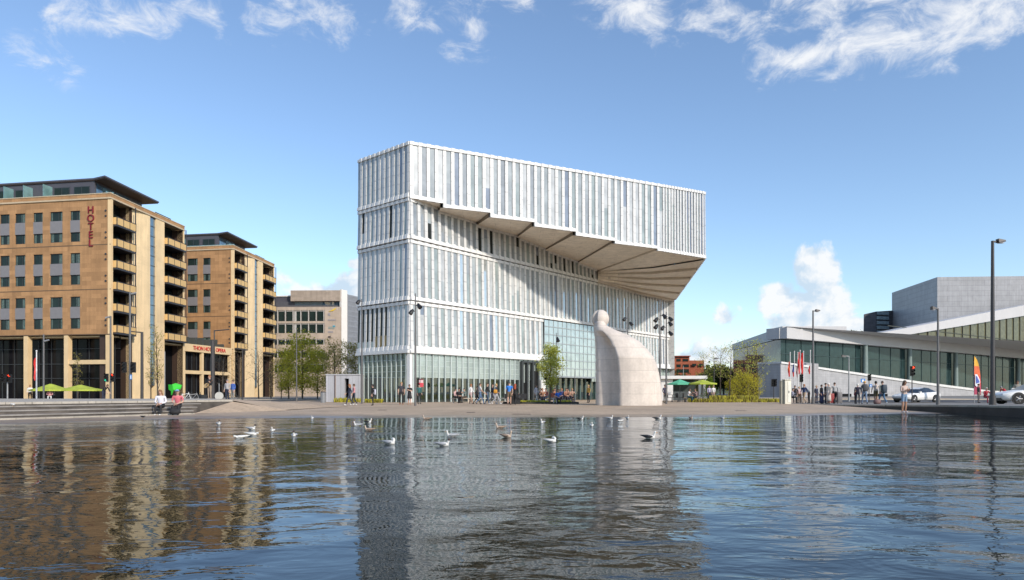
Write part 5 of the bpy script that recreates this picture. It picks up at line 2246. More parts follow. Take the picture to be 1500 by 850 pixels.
zmax = Z(472, SY)
crs = .86
rs_ = random.Random(3)
jit = [rs_.uniform(-3, 4) for _ in range(12)]
rings_ = []
nz = 72
for i in range(nz + 1):
    z = sb[2] - .08 + (zmax - sb[2] + .08) * i / nz
    l, r = prof_at(max(z, Z(593, SY)))
    xl, xr = X(l, SY), X(r, SY)
    ci = int((z - sb[2]) / crs)
    fr_ = ((z - sb[2]) / crs) % 1
    seam = .035 if fr_ < .07 else 0
    hw = (xr - xl) / 2 - seam
    k = max(0, min(1, (Z(486, SY) - z) / 1.1))
    rings_.append(course((xl + xr) / 2, SY, z, hw, min(2.1, .35 + hw * .8), 192, 245 + jit[ci % 12], 1.0 * k))
q.rings(rings_, 0, True)
bo = q.build('body', M_STAT, st_)
q = MB()
hc = (X(879.5, SY), SY, Z(467.3, SY))
rg = []
for i in range(19):
    t_ = -math.pi / 2 + math.pi * (i + .25) / 18.5
    rr = math.cos(t_)
    k = max(0, math.cos(t_ * 1.15)) ** .8
    rg.append(course(hc[0], hc[1], hc[2] + math.sin(t_) * .70, .655 * rr, .62 * rr, 185, 240, .36 * k * rr, 64, 1.0))
q.rings(rg, 0, True)
q.build('head', M_STAT, st_)

# ------------------------------------------------------------------ cars and bicycles
M_CARW = mat('car_white', (.74, .73, .71), .35, var=0, coat=.15)
M_CARG = mat_glass('car_glass', (.02, .022, .025), .06, .03, opaque=1)
M_TYRE = mat('tyre_black', (.015, .015, .015), .8, var=0)
M_RIMM = mat('rim_alloy', (.35, .35, .36), .35, .7, var=0)
M_TAIL = mat('tail_light_red', (.45, .02, .02), .3, var=0)
M_HEADL = mat('headlight_clear', (.65, .68, .7), .1, var=0)


def car(label, loc, rz):
    """a sleek saloon, nose towards -x in its own coordinates"""
    t = thing('parked_car', label, 'car', loc, 'white cars by the quay', world=False, rz=rz)
    S = [(-2.42, .42, .55, .62, .66), (-2.30, .28, .64, .80, .82), (-1.9, .20, .76, .90, .90), (-1.3, .18, .86, .93, .92), (-.6, .18, .93, .945, .90), (.4, .18, .97, .95, .90),
         (1.3, .18, 1.0, .95, .88), (1.9, .22, 1.03, .93, .84), (2.30, .32, 1.02, .86, .76), (2.45, .45, .92, .74, .66)]
    rings = []
    for x, zb, zt, w, wt in S:
        zm = zb + (zt - zb) * .62
        half = [(0, zb), (w * .82, zb), (w * .98, zb + .12), (w, zm), (wt, zt - .03), (wt * .55, zt + .015), (0, zt + .02)]
        rings.append([(x, y, z) for y, z in half] + [(x, -y, z) for y, z in half[-2:0:-1]])
    q = MB()
    q.rings(rings, 0, True)
    q.build('body', M_CARW, t)
    # cabin: side glass and white roof
    C = [(-1.02, .90, .905, .80, .78), (-.35, .93, 1.26, .80, .60), (.35, .95, 1.42, .80, .56), (1.05, .97, 1.36, .78, .54), (1.95, 1.0, 1.05, .70, .62)]
    g_, r_ = MB(), MB()
    L = [[(x, w, z0), (x, wr, z1)] for x, z0, z1, w, wr in C]
    for a, b2 in zip(L, L[1:]):
        for s in (1, -1):
            f_ = lambda p: (p[0], p[1] * s, p[2])
            g_.quad(f_(a[0]), f_(b2[0]), f_(b2[1]), f_(a[1]))
    for i, (a, b2) in enumerate(zip(L, L[1:])):
        P = [a[1], b2[1], (b2[1][0], -b2[1][1], b2[1][2]), (a[1][0], -a[1][1], a[1][2])]
        (g_ if i in (0, 3) else r_).quad(*[(p[0], p[1], p[2] + (.0 if i in (0, 3) else .012)) for p in P])
    g_.build('window', M_CARG, t)
    r_.build('roof', M_CARW, t)
    for x in (-1.52, 1.45):
        for s in (1, -1):
            q = MB()
            pr = [(.20, .04), (.30, .0), (.34, .03), (.345, .12), (.34, .2), (.30, .23), (.2, .22)]
            rgs = []
            for k in range(20):
                a = 2 * math.pi * k / 20
                rgs.append([(x + math.cos(a) * r, s * (.98 - y), .34 + math.sin(a) * r) for r, y in pr])
            rgs.append(rgs[0])
            q.rings(rgs, 0, True, False)
            w_o = q.build('wheel', M_TYRE, t)
            q = MB()
            q.tube([(x, s * .95, .34), (x, s * .90, .34)], .225, 16)
            for k in range(5):
                a = 2 * math.pi * k / 5
                q.tube([(x, s * .96, .34), (x + .21 * math.cos(a), s * .955, .34 + .21 * math.sin(a))], [.05, .03], 4)
            q.build('rim', M_RIMM, w_o)
            q = MB()
            q.tube([(x, s * .90, .36), (x, s * .951, .36)], .40, 20)
            q.build('wheel_arch', M_BLACK, t)
    for s in (1, -1):
        q = MB()
        q.hexa([(-2.36, s * .45, .58), (-2.36, s * .72, .60), (-2.1, s * .78, .66), (-2.1, s * .5, .66), (-2.33, s * .45, .66), (-2.33, s * .72, .67), (-2.05, s * .80, .74), (-2.05, s * .5, .74)])
        q.build('headlight', M_HEADL, t)
        q = MB()
        q.hexa([(2.41, s * .35, .80), (2.36, s * .78, .80), (2.1, s * .90, .82), (2.1, s * .4, .82), (2.40, s * .35, .92), (2.33, s * .78, .92), (2.05, s * .88, .93), (2.1, s * .4, .93)])
        q.build('tail_light', M_TAIL, t)
        q = MB()
        q.box(-.85, -.65, min(s * .88, s * 1.02), max(s * .88, s * 1.02), .92, 1.04)
        q.build('wing_mirror', M_CARW, t)
    q = MB()
    q.box(2.42, 2.475, -.26, .26, .62, .74)
    q.build('number_plate', M_WHITE, t)
    q = MB()
    q.box(2.2, 2.44, -.7, .7, .22, .40)
    q.box(-2.40, -2.2, -.6, .6, .24, .40)
    q.build('bumper_insert', M_BLACK, t)
    return t


cb_ = at(1342, 66)
car('white saloon car with red tail lights seen from behind the woman in shorts', cb_, R(24))
cb2 = at(1516, 44)
car('white car at the right edge of the quay, front wheel and bonnet showing', (cb2[0], cb2[1], cb2[2]), R(-6))


def ring_(q, c, R0, r, n=20, m=0):
    rg = []
    for k in range(n + 1):
        a = 2 * math.pi * k / n
        d = Vector((math.cos(a), 0, math.sin(a)))
        rg.append([tuple(Vector(c) + d * (R0 + r * math.cos(b)) + Vector((0, r * math.sin(b), 0))) for b in (0, 1.57, 3.14, 4.71)])
    q.rings(rg, m, True, False)


def bicycle(label, loc, rz, fm):
    t = thing('bicycle', label, 'bicycle', loc, 'bicycles parked by the restaurant', world=False, rz=rz)
    for x in (-.52, .52):
        q = MB()
        ring_(q, (x, 0, .34), .32, .02)
        w = q.build('wheel', M_TYRE, t)
        q = MB()
        for k in range(8):
            a = math.pi * k / 8
            q.tube([(x - .31 * math.cos(a), 0, .34 - .31 * math.sin(a)), (x + .31 * math.cos(a), 0, .34 + .31 * math.sin(a))], .004, 3)
        q.build('spokes', M_RIMM, w)
    q = MB()
    for a, b2 in (((-.52, 0, .34), (-.05, 0, .30)), ((-.05, 0, .30), (.35, 0, .78)), ((-.05, 0, .3), (-.18, 0, .80)), ((-.16, 0, .72), (.36, 0, .80)), ((-.52, 0, .34), (-.16, 0, .72)), ((.52, 0, .34), (.33, 0, .92))):
        q.tube([a, b2], .022, 6)
    q.build('frame', fm, t)
    q = MB()
    q.tube([(.28, -.28, .98), (.34, -.15, .98), (.33, 0, .94), (.34, .15, .98), (.28, .28, .98)], .015, 5)
    q.build('handlebar', M_BLACK, t)
    q = MB()
    q.hexa([(-.32, -.08, .82), (-.05, -.03, .82), (-.05, .03, .82), (-.32, .08, .82), (-.32, -.08, .87), (-.05, -.03, .86), (-.05, .03, .86), (-.32, .08, .87)])
    q.build('saddle', M_BLACK, t)
    q = MB()
    q.tube([(-.05, -.06, .30), (-.05, .06, .30)], .09, 10)
    q.build('crank', M_RIMM, t)
    return t


M_BLKF = mat('bike_black', (.02, .02, .022), .4)
for i, (px, Y, rz, fm, lb) in enumerate(((270, 60, .3, M_WHITE, 'white-framed bicycle half hidden behind the woman in pink'), (276, 61.5, -.2, M_BLKF, 'black bicycle just right of the white-framed one'),
                                        (282, 61, .5, M_POLEL, 'silver bicycle in the middle of the bicycle row'), (288, 62, .1, M_BLKF, 'black bicycle nearest the guitar player'),
                                        (340, 66, .2, M_BLKF, 'black bicycle behind the two standing men'))):
    bicycle(lb, at(px, Y), rz, fm)
# green folded canopy over the bicycles
b = at(256, 58)
t = thing('green_canopy', 'bright green folded fabric canopy on a pole above the bicycles', 'canopy', b)
x, y, z = b
M_GRN = mat('vivid_green', (.03, .50, .03), .6, var=.1)
q = MB()
q.tube([(x - .05, y + .1, z), (x + .05, y + .1, z + 1.5)], .03, 6)
q.build('pole', M_POLED, t)
q = MB()
def sheet(P):
    Q = [(p[0], p[1] + .06, p[2]) for p in P]
    n = len(P)
    q.add(P + Q, [tuple(range(n)), tuple(range(2 * n - 1, n - 1, -1))] + [(i, (i + 1) % n, n + (i + 1) % n, n + i) for i in range(n)])
sheet([(x - .55, y, z + 1.50), (x - .10, y - .25, z + 1.50), (x - .02, y - .2, z + 1.05), (x - .20, y - .1, z + .62), (x - .33, y, z + .60), (x - .28, y - .1, z + .95), (x - .52, y, z + 1.08)])
sheet([(x - .10, y - .25, z + 1.52), (x + .12, y - .1, z + 1.62), (x + .55, y + .1, z + 1.46), (x + .42, y + .1, z + 1.12), (x - .0, y - .15, z + 1.02)])
q.build('fabric', M_GRN, t)

# drain slots let into the plaza
M_DRAIN = mat('drain_iron', (.05, .042, .036), .6)
for px, py, w, lb in ((764, 607, .9, 'dark iron drain slot in the plaza below the planter'), (560, 601, .5, 'small dark drain cover in the plaza before the shed grass'),
                      (1085, 602, .6, 'dark drain cover in the plaza below the bed of grass'), (690, 604.5, .45, 'small square drain cover below the walkers in jeans')):
    p = spot(px, py)
    q = MB()
    q.box(p.x - w / 2, p.x + w / 2, p.y - .18, p.y + .18, p.z - .01, p.z + .008)
    for k in range(4):
        q.box(p.x - w / 2 + .04, p.x + w / 2 - .04, p.y - .14 + k * .08, p.y - .10 + k * .08, p.z + .009, p.z + .014)
    solo(q, 'drain_cover', M_DRAIN, lb, 'drain', 'drain covers in the plaza')
# ------------------------------------------------------------------ people
CMAT = {}


def cm(col, rough=.8):
    k = tuple(round(c, 3) for c in col)
    if k not in CMAT:
        CMAT[k] = mat('cloth_%d_%d_%d' % tuple(int(c * 1000) for c in k), col, rough, var=.10, vscale=9)
    return CMAT[k]


SKIN = [mat('skin_fair', (.50, .31, .23), .55, var=.05), mat('skin_tan', (.36, .20, .13), .55, var=.05), mat('skin_dark', (.12, .065, .045), .55, var=.05)]
M_EYE = mat('eye_dark', (.02, .015, .012), .3, var=0)
M_LIP = mat('lip', (.35, .12, .10), .5, var=0)


def pose(kind):
    """joints for a 1.75 m person facing -y; each limb: shoulder/hip, elbow/knee, wrist/ankle"""
    P = dict(pelvis=(0, 0, .94), waist=(0, -.005, 1.10), chest=(0, .005, 1.30), neck=(0, .01, 1.47), jaw=(0, -.015, 1.555), crown=(0, .0, 1.665))
    aL = [(.19, .01, 1.415), (.25, .03, 1.14), (.24, -.06, .90)]
    aR = [(-.19, .01, 1.415), (-.25, .03, 1.14), (-.24, -.06, .90)]
    lL = [(.09, 0, .90), (.105, -.01, .49), (.11, .02, .09)]
    lR = [(-.09, 0, .90), (-.105, -.01, .49), (-.11, .02, .09)]
    toe = [(0, -.15, -.055), (0, -.15, -.055)]
    if kind == 'walk':
        lL[1:] = [(.10, -.17, .51), (.10, -.30, .11)]
        lR[1:] = [(-.10, .06, .50), (-.10, .36, .19)]
        toe = [(0, -.15, -.02), (0, -.10, -.13)]
        aL[1:] = [(.24, .13, 1.16), (.23, .14, .92)]
        aR[1:] = [(-.24, -.08, 1.15), (-.22, -.26, .97)]
    elif kind == 'stride':
        lL[1:] = [(.10, .02, .49), (.10, .22, .13)]
        lR[1:] = [(-.10, -.10, .50), (-.10, -.16, .09)]
        toe = [(0, -.12, -.09), (0, -.15, -.055)]
        aL[1:] = [(.25, -.05, 1.15), (.23, -.20, .96)]
        aR[1:] = [(-.25, .10, 1.15), (-.24, .08, .91)]
    elif kind == 'phone':
        aL[1:] = [(.25, -.02, 1.14), (.10, -.24, 1.24)]
        aR[1:] = [(-.25, -.02, 1.14), (-.10, -.24, 1.22)]
        P['crown'] = (0, -.03, 1.66)
        P['jaw'] = (0, -.05, 1.555)
    elif kind == 'guitar':
        aL[1:] = [(.30, -.02, 1.15), (.36, -.26, 1.24)]
        aR[1:] = [(-.30, .03, 1.16), (-.08, -.18, 1.06)]
    elif kind in ('sit', 'sitlow', 'sitlean'):
        h = .55 if kind != 'sitlow' else .44
        d = h - .94
        ln = -.06 if kind == 'sit' else -.14
        P = {k: (v[0], v[1] + ln * max(0, v[2] - .94) / .6, v[2] + d) for k, v in P.items()}
        for a in (aL, aR):
            a[0] = (a[0][0], a[0][1] + ln * .8, a[0][2] + d)
        s = h + .0
        lL[:] = [(.09, -.03, h - .01), (.13, -.44, s - .01 if kind != 'sitlow' else .47), (.12, -.44 if kind != 'sitlow' else -.50, .09)]
        lR[:] = [(-.09, -.03, h - .01), (-.13, -.44, s - .01 if kind != 'sitlow' else .47), (-.11, -.42 if kind != 'sitlow' else -.46, .09)]
        if kind == 'sitlean':
            aL[1:] = [(.26, -.22, h + .26), (.12, -.46, h + .40)]
            aR[1:] = [(-.26, -.20, h + .20), (-.12, -.42, h + .10)]
        else:
            aL[1:] = [(.25, -.10, h + .20), (.06, -.32, h + .12)]
            aR[1:] = [(-.25, -.10, h + .20), (-.06, -.34, h + .13)]
    elif kind == 'bend':
        P = dict(pelvis=(0, .08, .92), waist=(0, -.02, 1.06), chest=(0, -.16, 1.20), neck=(0, -.30, 1.30), jaw=(0, -.38, 1.35), crown=(0, -.44, 1.43))
        aL[:] = [(.19, -.26, 1.26), (.22, -.34, 1.02), (.18, -.46, .84)]
        aR[:] = [(-.19, -.26, 1.26), (-.22, -.34, 1.02), (-.18, -.46, .84)]
    return P, aL, aR, lL, lR, toe


SLOTS = ['skin', 'top', 'sleeve', 'hip', 'leg', 'shoe']
_TPL = {}


def body_template(kind, slim=1.0):
    key = (kind, slim)
    if key in _TPL:
        return _TPL[key]
    P, aL, aR, lL, lR, toe = pose(kind)
    V_, E_, Rr, T = [], [], [], []

    def add(p, r, tagk, par=None):
        V_.append(Vector(p))
        Rr.append(r)
        T.append(tagk)
        if par is not None:
            E_.append((par, len(V_) - 1))
        return len(V_) - 1
    s = slim
    pel = add(P['pelvis'], (.150 * s, .115 * s), 'hip')
    wa = add(P['waist'], (.132 * s, .105 * s), 'top', pel)
    ch = add(P['chest'], (.158 * s, .115 * s), 'top', wa)
    nb = Vector(P['chest']).lerp(Vector(P['neck']), .72)
    n0 = add(nb, (.085, .075), 'top', ch)
    ne = add(P['neck'], (.052, .052), 'skin', n0)
    jw = add(P['jaw'], (.070, .078), 'skin', ne)
    md = Vector(P['jaw']).lerp(Vector(P['crown']), .55)
    m1 = add(md, (.082, .096), 'skin', jw)
    add(P['crown'], (.070, .082), 'skin', m1)
    for arm, sg in ((aL, 1), (aR, -1)):
        sh = add(arm[0], (.062 * s, .062 * s), 'top', ch)
        ua = add(Vector(arm[0]).lerp(Vector(arm[1]), .5), (.052 * s, .052 * s), 'top', sh)
        el = add(arm[1], (.043, .043), 'sleeve', ua)
        fa = add(Vector(arm[1]).lerp(Vector(arm[2]), .45), (.040, .040), 'sleeve', el)
        wr = add(arm[2], (.028, .026), 'skin', fa)
        d = (Vector(arm[2]) - Vector(arm[1])).normalized()
        side = Vector((sg, 0, 0)) - d * d.dot(Vector((sg, 0, 0)))
        side = side.normalized() if side.length > .1 else Vector((0, -1, 0))
        w = d.cross(side).normalized()
        pa = add(Vector(arm[2]) + d * .06, (.036, .020), 'skin', wr)
        for k, (off, ln) in enumerate(((-.030, .060), (-.010, .072), (.010, .068), (.030, .052))):
            f0 = add(Vector(arm[2]) + d * .098 + w * off, (.010, .010), 'skin', pa)
            f1 = add(Vector(arm[2]) + d * (.098 + ln * .55) + w * off * 1.1 - side * .008, (.009, .009), 'skin', f0)
            add(Vector(arm[2]) + d * (.098 + ln) + w * off * 1.1 - side * .024, (.007, .007), 'skin', f1)
        th0 = add(Vector(arm[2]) + d * .045 - w * .045, (.011, .011), 'skin', pa)
        add(Vector(arm[2]) + d * .09 - w * .062 - side * .01, (.008, .008), 'skin', th0)
    for leg, tv in ((lL, toe[0]), (lR, toe[1])):
        hp = add(leg[0], (.098 * s, .098 * s), 'hip', pel)
        tm = add(Vector(leg[0]).lerp(Vector(leg[1]), .45), (.082 * s, .082 * s), 'hip', hp)
        kn = add(leg[1], (.058, .058), 'leg', tm)
        cf = add(Vector(leg[1]).lerp(Vector(leg[2]), .35), (.055, .058), 'leg', kn)
        an = add(leg[2], (.040, .042), 'leg', cf)
        hl = add(Vector(leg[2]) + Vector((0, .02, -.045)), (.045, .04), 'shoe', an)
        add(Vector(leg[2]) + Vector(tv), (.042, .034), 'shoe', hl)
    me = bpy.data.meshes.new('skeleton')
    me.from_pydata([tuple(v) for v in V_], E_, [])
    o = bpy.data.objects.new('skeleton', me)
    COL.objects.link(o)
    md_ = o.modifiers.new('skin', 'SKIN')
    md_.use_smooth_shade = True
    sk = me.skin_vertices[0].data
    for i, r in enumerate(Rr):
        sk[i].radius = r
    sk[pel].use_root = True
    sb = o.modifiers.new('sub', 'SUBSURF')
    sb.levels = sb.render_levels = 1
    dg = bpy.context.evaluated_depsgraph_get()
    out = bpy.data.meshes.new_from_object(o.evaluated_get(dg))
    out.name = 'body_' + kind
    bpy.data.objects.remove(o)
    out.materials.clear()
    for k in SLOTS:
        out.materials.append(SKIN[0])
    # zone of every face: its nearest bone, split part way along
    segs = [(V_[a], V_[b], T[a], T[b]) for a, b in E_]
    zmin = min(v.co.z for v in out.vertices)
    for v in out.vertices:
        v.co.z -= zmin
    dz = Vector((0, 0, zmin))
    for p in out.polygons:
        c = p.center + dz
        best, bt = 1e9, 'top'
        for a, b, ta, tb in segs:
            ab = b - a
            t = max(0, min(1, (c - a).dot(ab) / max(ab.length_squared, 1e-9)))
            dd = (a + ab * t - c).length
            if dd < best:
                best, bt = dd, (ta if t < .5 else tb)
        p.material_index = SLOTS.index(bt)
        p.use_smooth = True
    head = (Vector(P['jaw']).lerp(Vector(P['crown']), .5)) - dz
    up = (Vector(P['crown']) - Vector(P['jaw'])).normalized()
    _TPL[key] = (out, head, up, P, zmin)
    return _TPL[key]


_HAIR, _FACE, _SKIRT = {}, {}, {}


def hair_mesh(kind, style):
    if (kind, style) in _HAIR:
        return _HAIR[(kind, style)]
    _, h, up, P, zm = body_template(kind)
    q = MB()
    rg = []
    n = 14
    lo = {'short': -.1, 'bob': -.75, 'long': -.75, 'cap': .05}[style]
    for i in range(7):
        t = lo + (1.5 - lo) * i / 6
        ring = []
        for k in range(n):
            a = 2 * math.pi * k / n
            x, y = math.cos(a), math.sin(a)
            front = max(0, -y)
            tt = max(t, lo + front ** 2 * (.75 - lo * .9)) if front > .2 else t
            r = math.cos(min(tt, 1.5))
            r0 = .092 if style != 'cap' else .096
            ring.append((h.x + x * r0 * max(r, .08), h.y + .008 + y * .110 * max(r, .08), h.z + .015 + math.sin(tt) * .125))
        rg.append(ring)
    q.rings(rg, 0, True)
    if style == 'long':
        rg = []
        for i in range(6):
            t = i / 5
            w = .085 + .03 * math.sin(t * 3)
            rg.append([(h.x + math.cos(a) * w, h.y + .065 + .035 * t + math.sin(a) * .04, h.z + .02 - .36 * t) for a in [2 * math.pi * k / 10 for k in range(10)]])
        q.rings(rg, 0, True)
    if style == 'cap':
        q.hexa([(h.x - .07, h.y - .20, h.z + .05), (h.x + .07, h.y - .20, h.z + .05), (h.x + .08, h.y - .08, h.z + .06), (h.x - .08, h.y - .08, h.z + .06),
                (h.x - .07, h.y - .20, h.z + .06), (h.x + .07, h.y - .20, h.z + .06), (h.x + .08, h.y - .08, h.z + .075), (h.x - .08, h.y - .08, h.z + .075)])
    _HAIR[(kind, style)] = q.mesh('hair', SKIN[0])
    return _HAIR[(kind, style)]


def face_mesh(kind):
    if kind in _FACE:
        return _FACE[kind]
    _, h, up, P, zm = body_template(kind)
    q = MB()
    f = -.093
    for s in (1, -1):
        q.ball((h.x + s * .032, h.y + f + .008, h.z + .012), .011, 1, 6, 5)
        q.ball((h.x + s * .084, h.y + .005, h.z - .005), (.012, .02, .032), 0, 6, 5)
    q.add([(h.x - .016, h.y + f, h.z - .03), (h.x + .016, h.y + f, h.z - .03), (h.x, h.y + f - .024, h.z - .026), (h.x, h.y + f - .002, h.z + .018)], [(0, 1, 2), (0, 2, 3), (1, 3, 2), (0, 3, 1)], 0)
    q.box(h.x - .024, h.x + .024, h.y + f - .002, h.y + f + .015, h.z - .062, h.z - .050, 2)
    _FACE[kind] = q.mesh('face', [SKIN[0], M_EYE, M_LIP])
    return _FACE[kind]


def skirt_mesh(kind, zl):
    if (kind, zl) in _SKIRT:
        return _SKIRT[(kind, zl)]
    _, h, up, P, zm = body_template(kind)
    q = MB()
    pz_ = P['pelvis'][2] - zm
    rg = []
    if kind.startswith('sit'):
        pts = [(0, .02, pz_ + .10, .16, .13), (0, -.12, pz_ + .02, .19, .15), (0, -.34, pz_ - .02, .22, .16), (0, -.50, pz_ - .14, .22, .12), (0, -.52, .12, .25, .15)]
        for cx, cy, cz, rx, ry in pts:
            rg.append([(cx + rx * math.cos(2 * math.pi * k / 14), cy + ry * math.sin(2 * math.pi * k / 14) * .8, cz + ry * math.sin(2 * math.pi * k / 14) * .55) for k in range(14)])
    else:
        for t in range(5):
            z = pz_ + .13 - (pz_ + .13 - zl) * t / 4
            rx = .165 + .06 * t / 4
            rg.append([(rx * math.cos(2 * math.pi * k / 16), P['pelvis'][1] + rx * .85 * math.sin(2 * math.pi * k / 16), z + .01 * math.sin(k * 2.5)) for k in range(16)])
    q.rings(rg, 0, True, True)
    _SKIRT[(kind, zl)] = q.mesh('skirt', SKIN[0])
    return _SKIRT[(kind, zl)]


def slotmat(o, i, m):
    o.material_slots[i].link = 'OBJECT'
    o.material_slots[i].material = m


BLK, NAVY, WHT, GRY, JEAN, TAN, PINK = (.016, .016, .018), (.022, .028, .055), (.66, .65, .64), (.20, .20, .21), (.09, .15, .26), (.42, .31, .21), (.55, .26, .27)
BRN, BLD, GNG, BLKH, WHH = (.07, .04, .022), (.42, .28, .11), (.30, .11, .03), (.016, .013, .012), (.6, .58, .54)


def person(px, Y, kind, rz, label, top, bot, hair=BRN, style='short', skin=0, shorts=False, sleeve=True, skirt=None, shoe=BLK, H=1.74, seat_z=None, slim=1.0, group=None, dz=0.0, loc=None, tights=False):
    x, y, z = loc or at(px, Y)
    me, h, up, P, zm = body_template(kind, slim)
    t = thing('person', label, 'person', (x, y, z + dz), group, world=False, rz=R(rz))
    s = H / 1.75
    t.scale = (s, s, s)
    b = bpy.data.objects.new('body', me)
    COL.objects.link(b)
    b.parent = t
    sk = SKIN[skin]
    tm, bm_ = cm(top), cm(bot)
    for i, m in enumerate((sk, tm, tm if sleeve else sk, bm_, sk if (shorts or skirt) and not tights else bm_, cm(shoe, .6))):
        slotmat(b, i, m)
    hs = bpy.data.objects.new('hat' if style == 'cap' else 'hair', hair_mesh(kind, style))
    COL.objects.link(hs)
    hs.parent = t
    slotmat(hs, 0, cm(hair, .6))
    f = bpy.data.objects.new('face', face_mesh(kind))
    COL.objects.link(f)
    f.parent = t
    slotmat(f, 0, sk)
    if skirt is not None:
        k = bpy.data.objects.new('skirt', skirt_mesh(kind, skirt))
        COL.objects.link(k)
        k.parent = t
        slotmat(k, 0, bm_)
    return t


def worn(name, label, cat, who, pts, col, kind='pack'):
    """bags and held things: top-level, placed in the wearer's own frame"""
    q = MB()
    M_ = who.matrix_basis.copy()
    if kind == 'pack':
        (cx, cy, cz), (w, d, hh) = pts
        rg = []
        for i in range(6):
            t = i / 5
            k = .75 + .3 * math.sin(math.pi * (t * .8 + .1))
            rg.append([(cx + w * k * .5 * math.copysign(abs(math.cos(a)) ** .6, math.cos(a)), cy + d * k * .5 * math.copysign(abs(math.sin(a)) ** .6, math.sin(a)), cz - hh / 2 + hh * t) for a in [2 * math.pi * j / 12 for j in range(12)]])
        q.rings(rg, 0, True)
        q.tube([(cx - w * .3, cy - d * .4, cz + hh * .4), (cx - w * .38, cy - d * 1.3, cz + hh * .45), (cx - w * .38, cy - d * 1.25, cz), (cx - w * .36, cy - d * .4, cz - hh * .35)], .016, 4)
        q.tube([(cx + w * .3, cy - d * .4, cz + hh * .4), (cx + w * .38, cy - d * 1.3, cz + hh * .45), (cx + w * .38, cy - d * 1.25, cz), (cx + w * .36, cy - d * .4, cz - hh * .35)], .016, 4)
    else:
        (cx, cy, cz), (w, d, hh) = pts
        q.rings([[(cx + w * .5 * k * math.copysign(abs(math.cos(a)) ** .6, math.cos(a)), cy + d * .5 * k * math.copysign(abs(math.sin(a)) ** .6, math.sin(a)), cz + zz * hh) for a in [2 * math.pi * j / 12 for j in range(12)]]
                 for zz, k in ((-.5, .85), (-.3, 1), (.2, .95), (.5, .7))], 0, True)
        q.tube([(cx, cy - d * .2, cz + hh * .45), (cx, cy, cz + hh * .95), (cx, cy + d * .2, cz + hh * .45)], .014, 4)
    q.v = [tuple(M_ @ Vector(v)) for v in q.v]
    return solo(q, name, cm(col, .6), label, cat)


bpy.context.view_layer.update()
FACE_CAM, AWAY, RIGHT, LEFT = 0, 180, 90, -90
# left side
person(44, 70, 'stand', 20, 'person with orange hair and white shirt behind the lime parasol edge', WHT, BLK, GNG, 'bob')
person(73, 69, 'sit', 30, 'person in pink seated under the lime parasol nearest the red flag', PINK, WHT, BRN, 'bob', dz=0)
person(79, 70, 'sit', -40, 'person in grey seated right under the middle of the lime parasol', (.35, .35, .36), NAVY, BRN)
person(152, 57, 'bend', 75, 'person in dark clothes bending forward by the hotel corner pole', BLK, NAVY, BRN, 'bob', H=1.7)
e0 = spot(236, 607.5)
pw_ = person(236, 0, 'sitlow', 8, 'woman in white blouse and dark trousers sitting on the steps', (.70, .69, .76), BLK, (.24, .12, .05), 'long', shoe=(.6, .58, .55), H=1.70, loc=(X(236.5, 32.2), 32.2, hz(X(236.5, 31.8), 31.2)))
person(261, 0, 'sitlow', 12, 'woman in pink top, long black skirt and light blue cap sitting on the steps', (.55, .14, .17), BLK, (.20, .34, .52), 'cap', skirt=.12, H=1.72, sleeve=False, tights=True,
       loc=(X(261, 32.4), 32.4, hz(X(261, 32), 31.4)))
gp = person(307, 48, 'guitar', -25, 'busker in dark top playing an acoustic guitar before the bicycles', BLK, (.28, .21, .15), GNG, 'bob', H=1.76, shorts=False)
person(333, 54, 'stand', -15, 'man in pale patterned shirt standing beside the man in blue', (.38, .36, .36), NAVY, GRY, H=1.74)
person(341, 54.5, 'stand', -30, 'man in bright blue jacket standing right of the man in patterned shirt', (.06, .13, .42), (.22, .22, .22), BRN, H=1.72)
p_ = person(512, 52, 'walk', LEFT + 20, 'woman with long ginger hair in dark jacket walking by the shed door', NAVY, (.03, .035, .06), GNG, 'long', H=1.66, shoe=WHT)
person(518.5, 52.3, 'stride', LEFT + 30, 'woman in pink top walking beside the woman with ginger hair', PINK, (.025, .03, .05), BRN, 'bob', H=1.64, shoe=WHT)
p_ = person(546, 51, 'stand', LEFT + 10, 'person all in black with a pale bag by the library corner', BLK, BLK, BLKH, 'bob', H=1.60)
worn('shoulder_bag', 'pale bag carried on the back of the person all in black', 'bag', p_, ((.02, .19, 1.10), (.30, .15, .46)), (.45, .46, .55))
person(588, 54, 'stand', 5, 'blond man in dark t-shirt standing before the library glass', (.035, .035, .045), BLK, BLD, 'short', sleeve=False, H=1.80, shoe=(.45, .16, .05))
person(600, 54, 'phone', -25, 'woman in short black dress standing beside the blond man', BLK, BLK, BRN, 'bob', sleeve=False, skirt=.52, H=1.62, shoe=(.35, .22, .16))
person(614, 57, 'stand', 40, 'person in dark jacket and teal partly behind the floodlight mast', (.02, .10, .10), BLK, BLKH, H=1.66)
# middle of the plaza
person(666.5, 62.2, 'sit', 60, 'woman in pale pink coat sitting on the left pale bench', (.55, .35, .33), BLK, BLKH, 'bob')
person(672, 62.2, 'sit', 20, 'person in black sitting next to the woman in pale pink', BLK, BLK, BLKH)
person(681.5, 62.2, 'sitlean', -40, 'person in grey-green sitting at the middle of the left pale bench', (.16, .20, .18), BRN, BLKH)
p_ = person(690, 57.5, 'stride', RIGHT - 20, 'woman in white shirt and pale shorts walking before the pale bench', WHT, (.50, .38, .38), GNG, 'bob', H=1.68, shorts=True)
p_ = person(703.5, 56, 'walk', RIGHT + 10, 'man in white t-shirt and blue jeans striding right', WHT, JEAN, BRN, sleeve=False, H=1.78)
person(698.8, 56.3, 'walk', RIGHT, 'person in dark clothes half hidden behind the man in white t-shirt', (.10, .09, .08), BLK, BRN, H=1.50)
person(714, 56.6, 'stride', RIGHT - 15, 'man in black jumper and jeans with dark hair, walking', BLK, (.07, .11, .17), BRN, H=1.74, shoe=WHT)
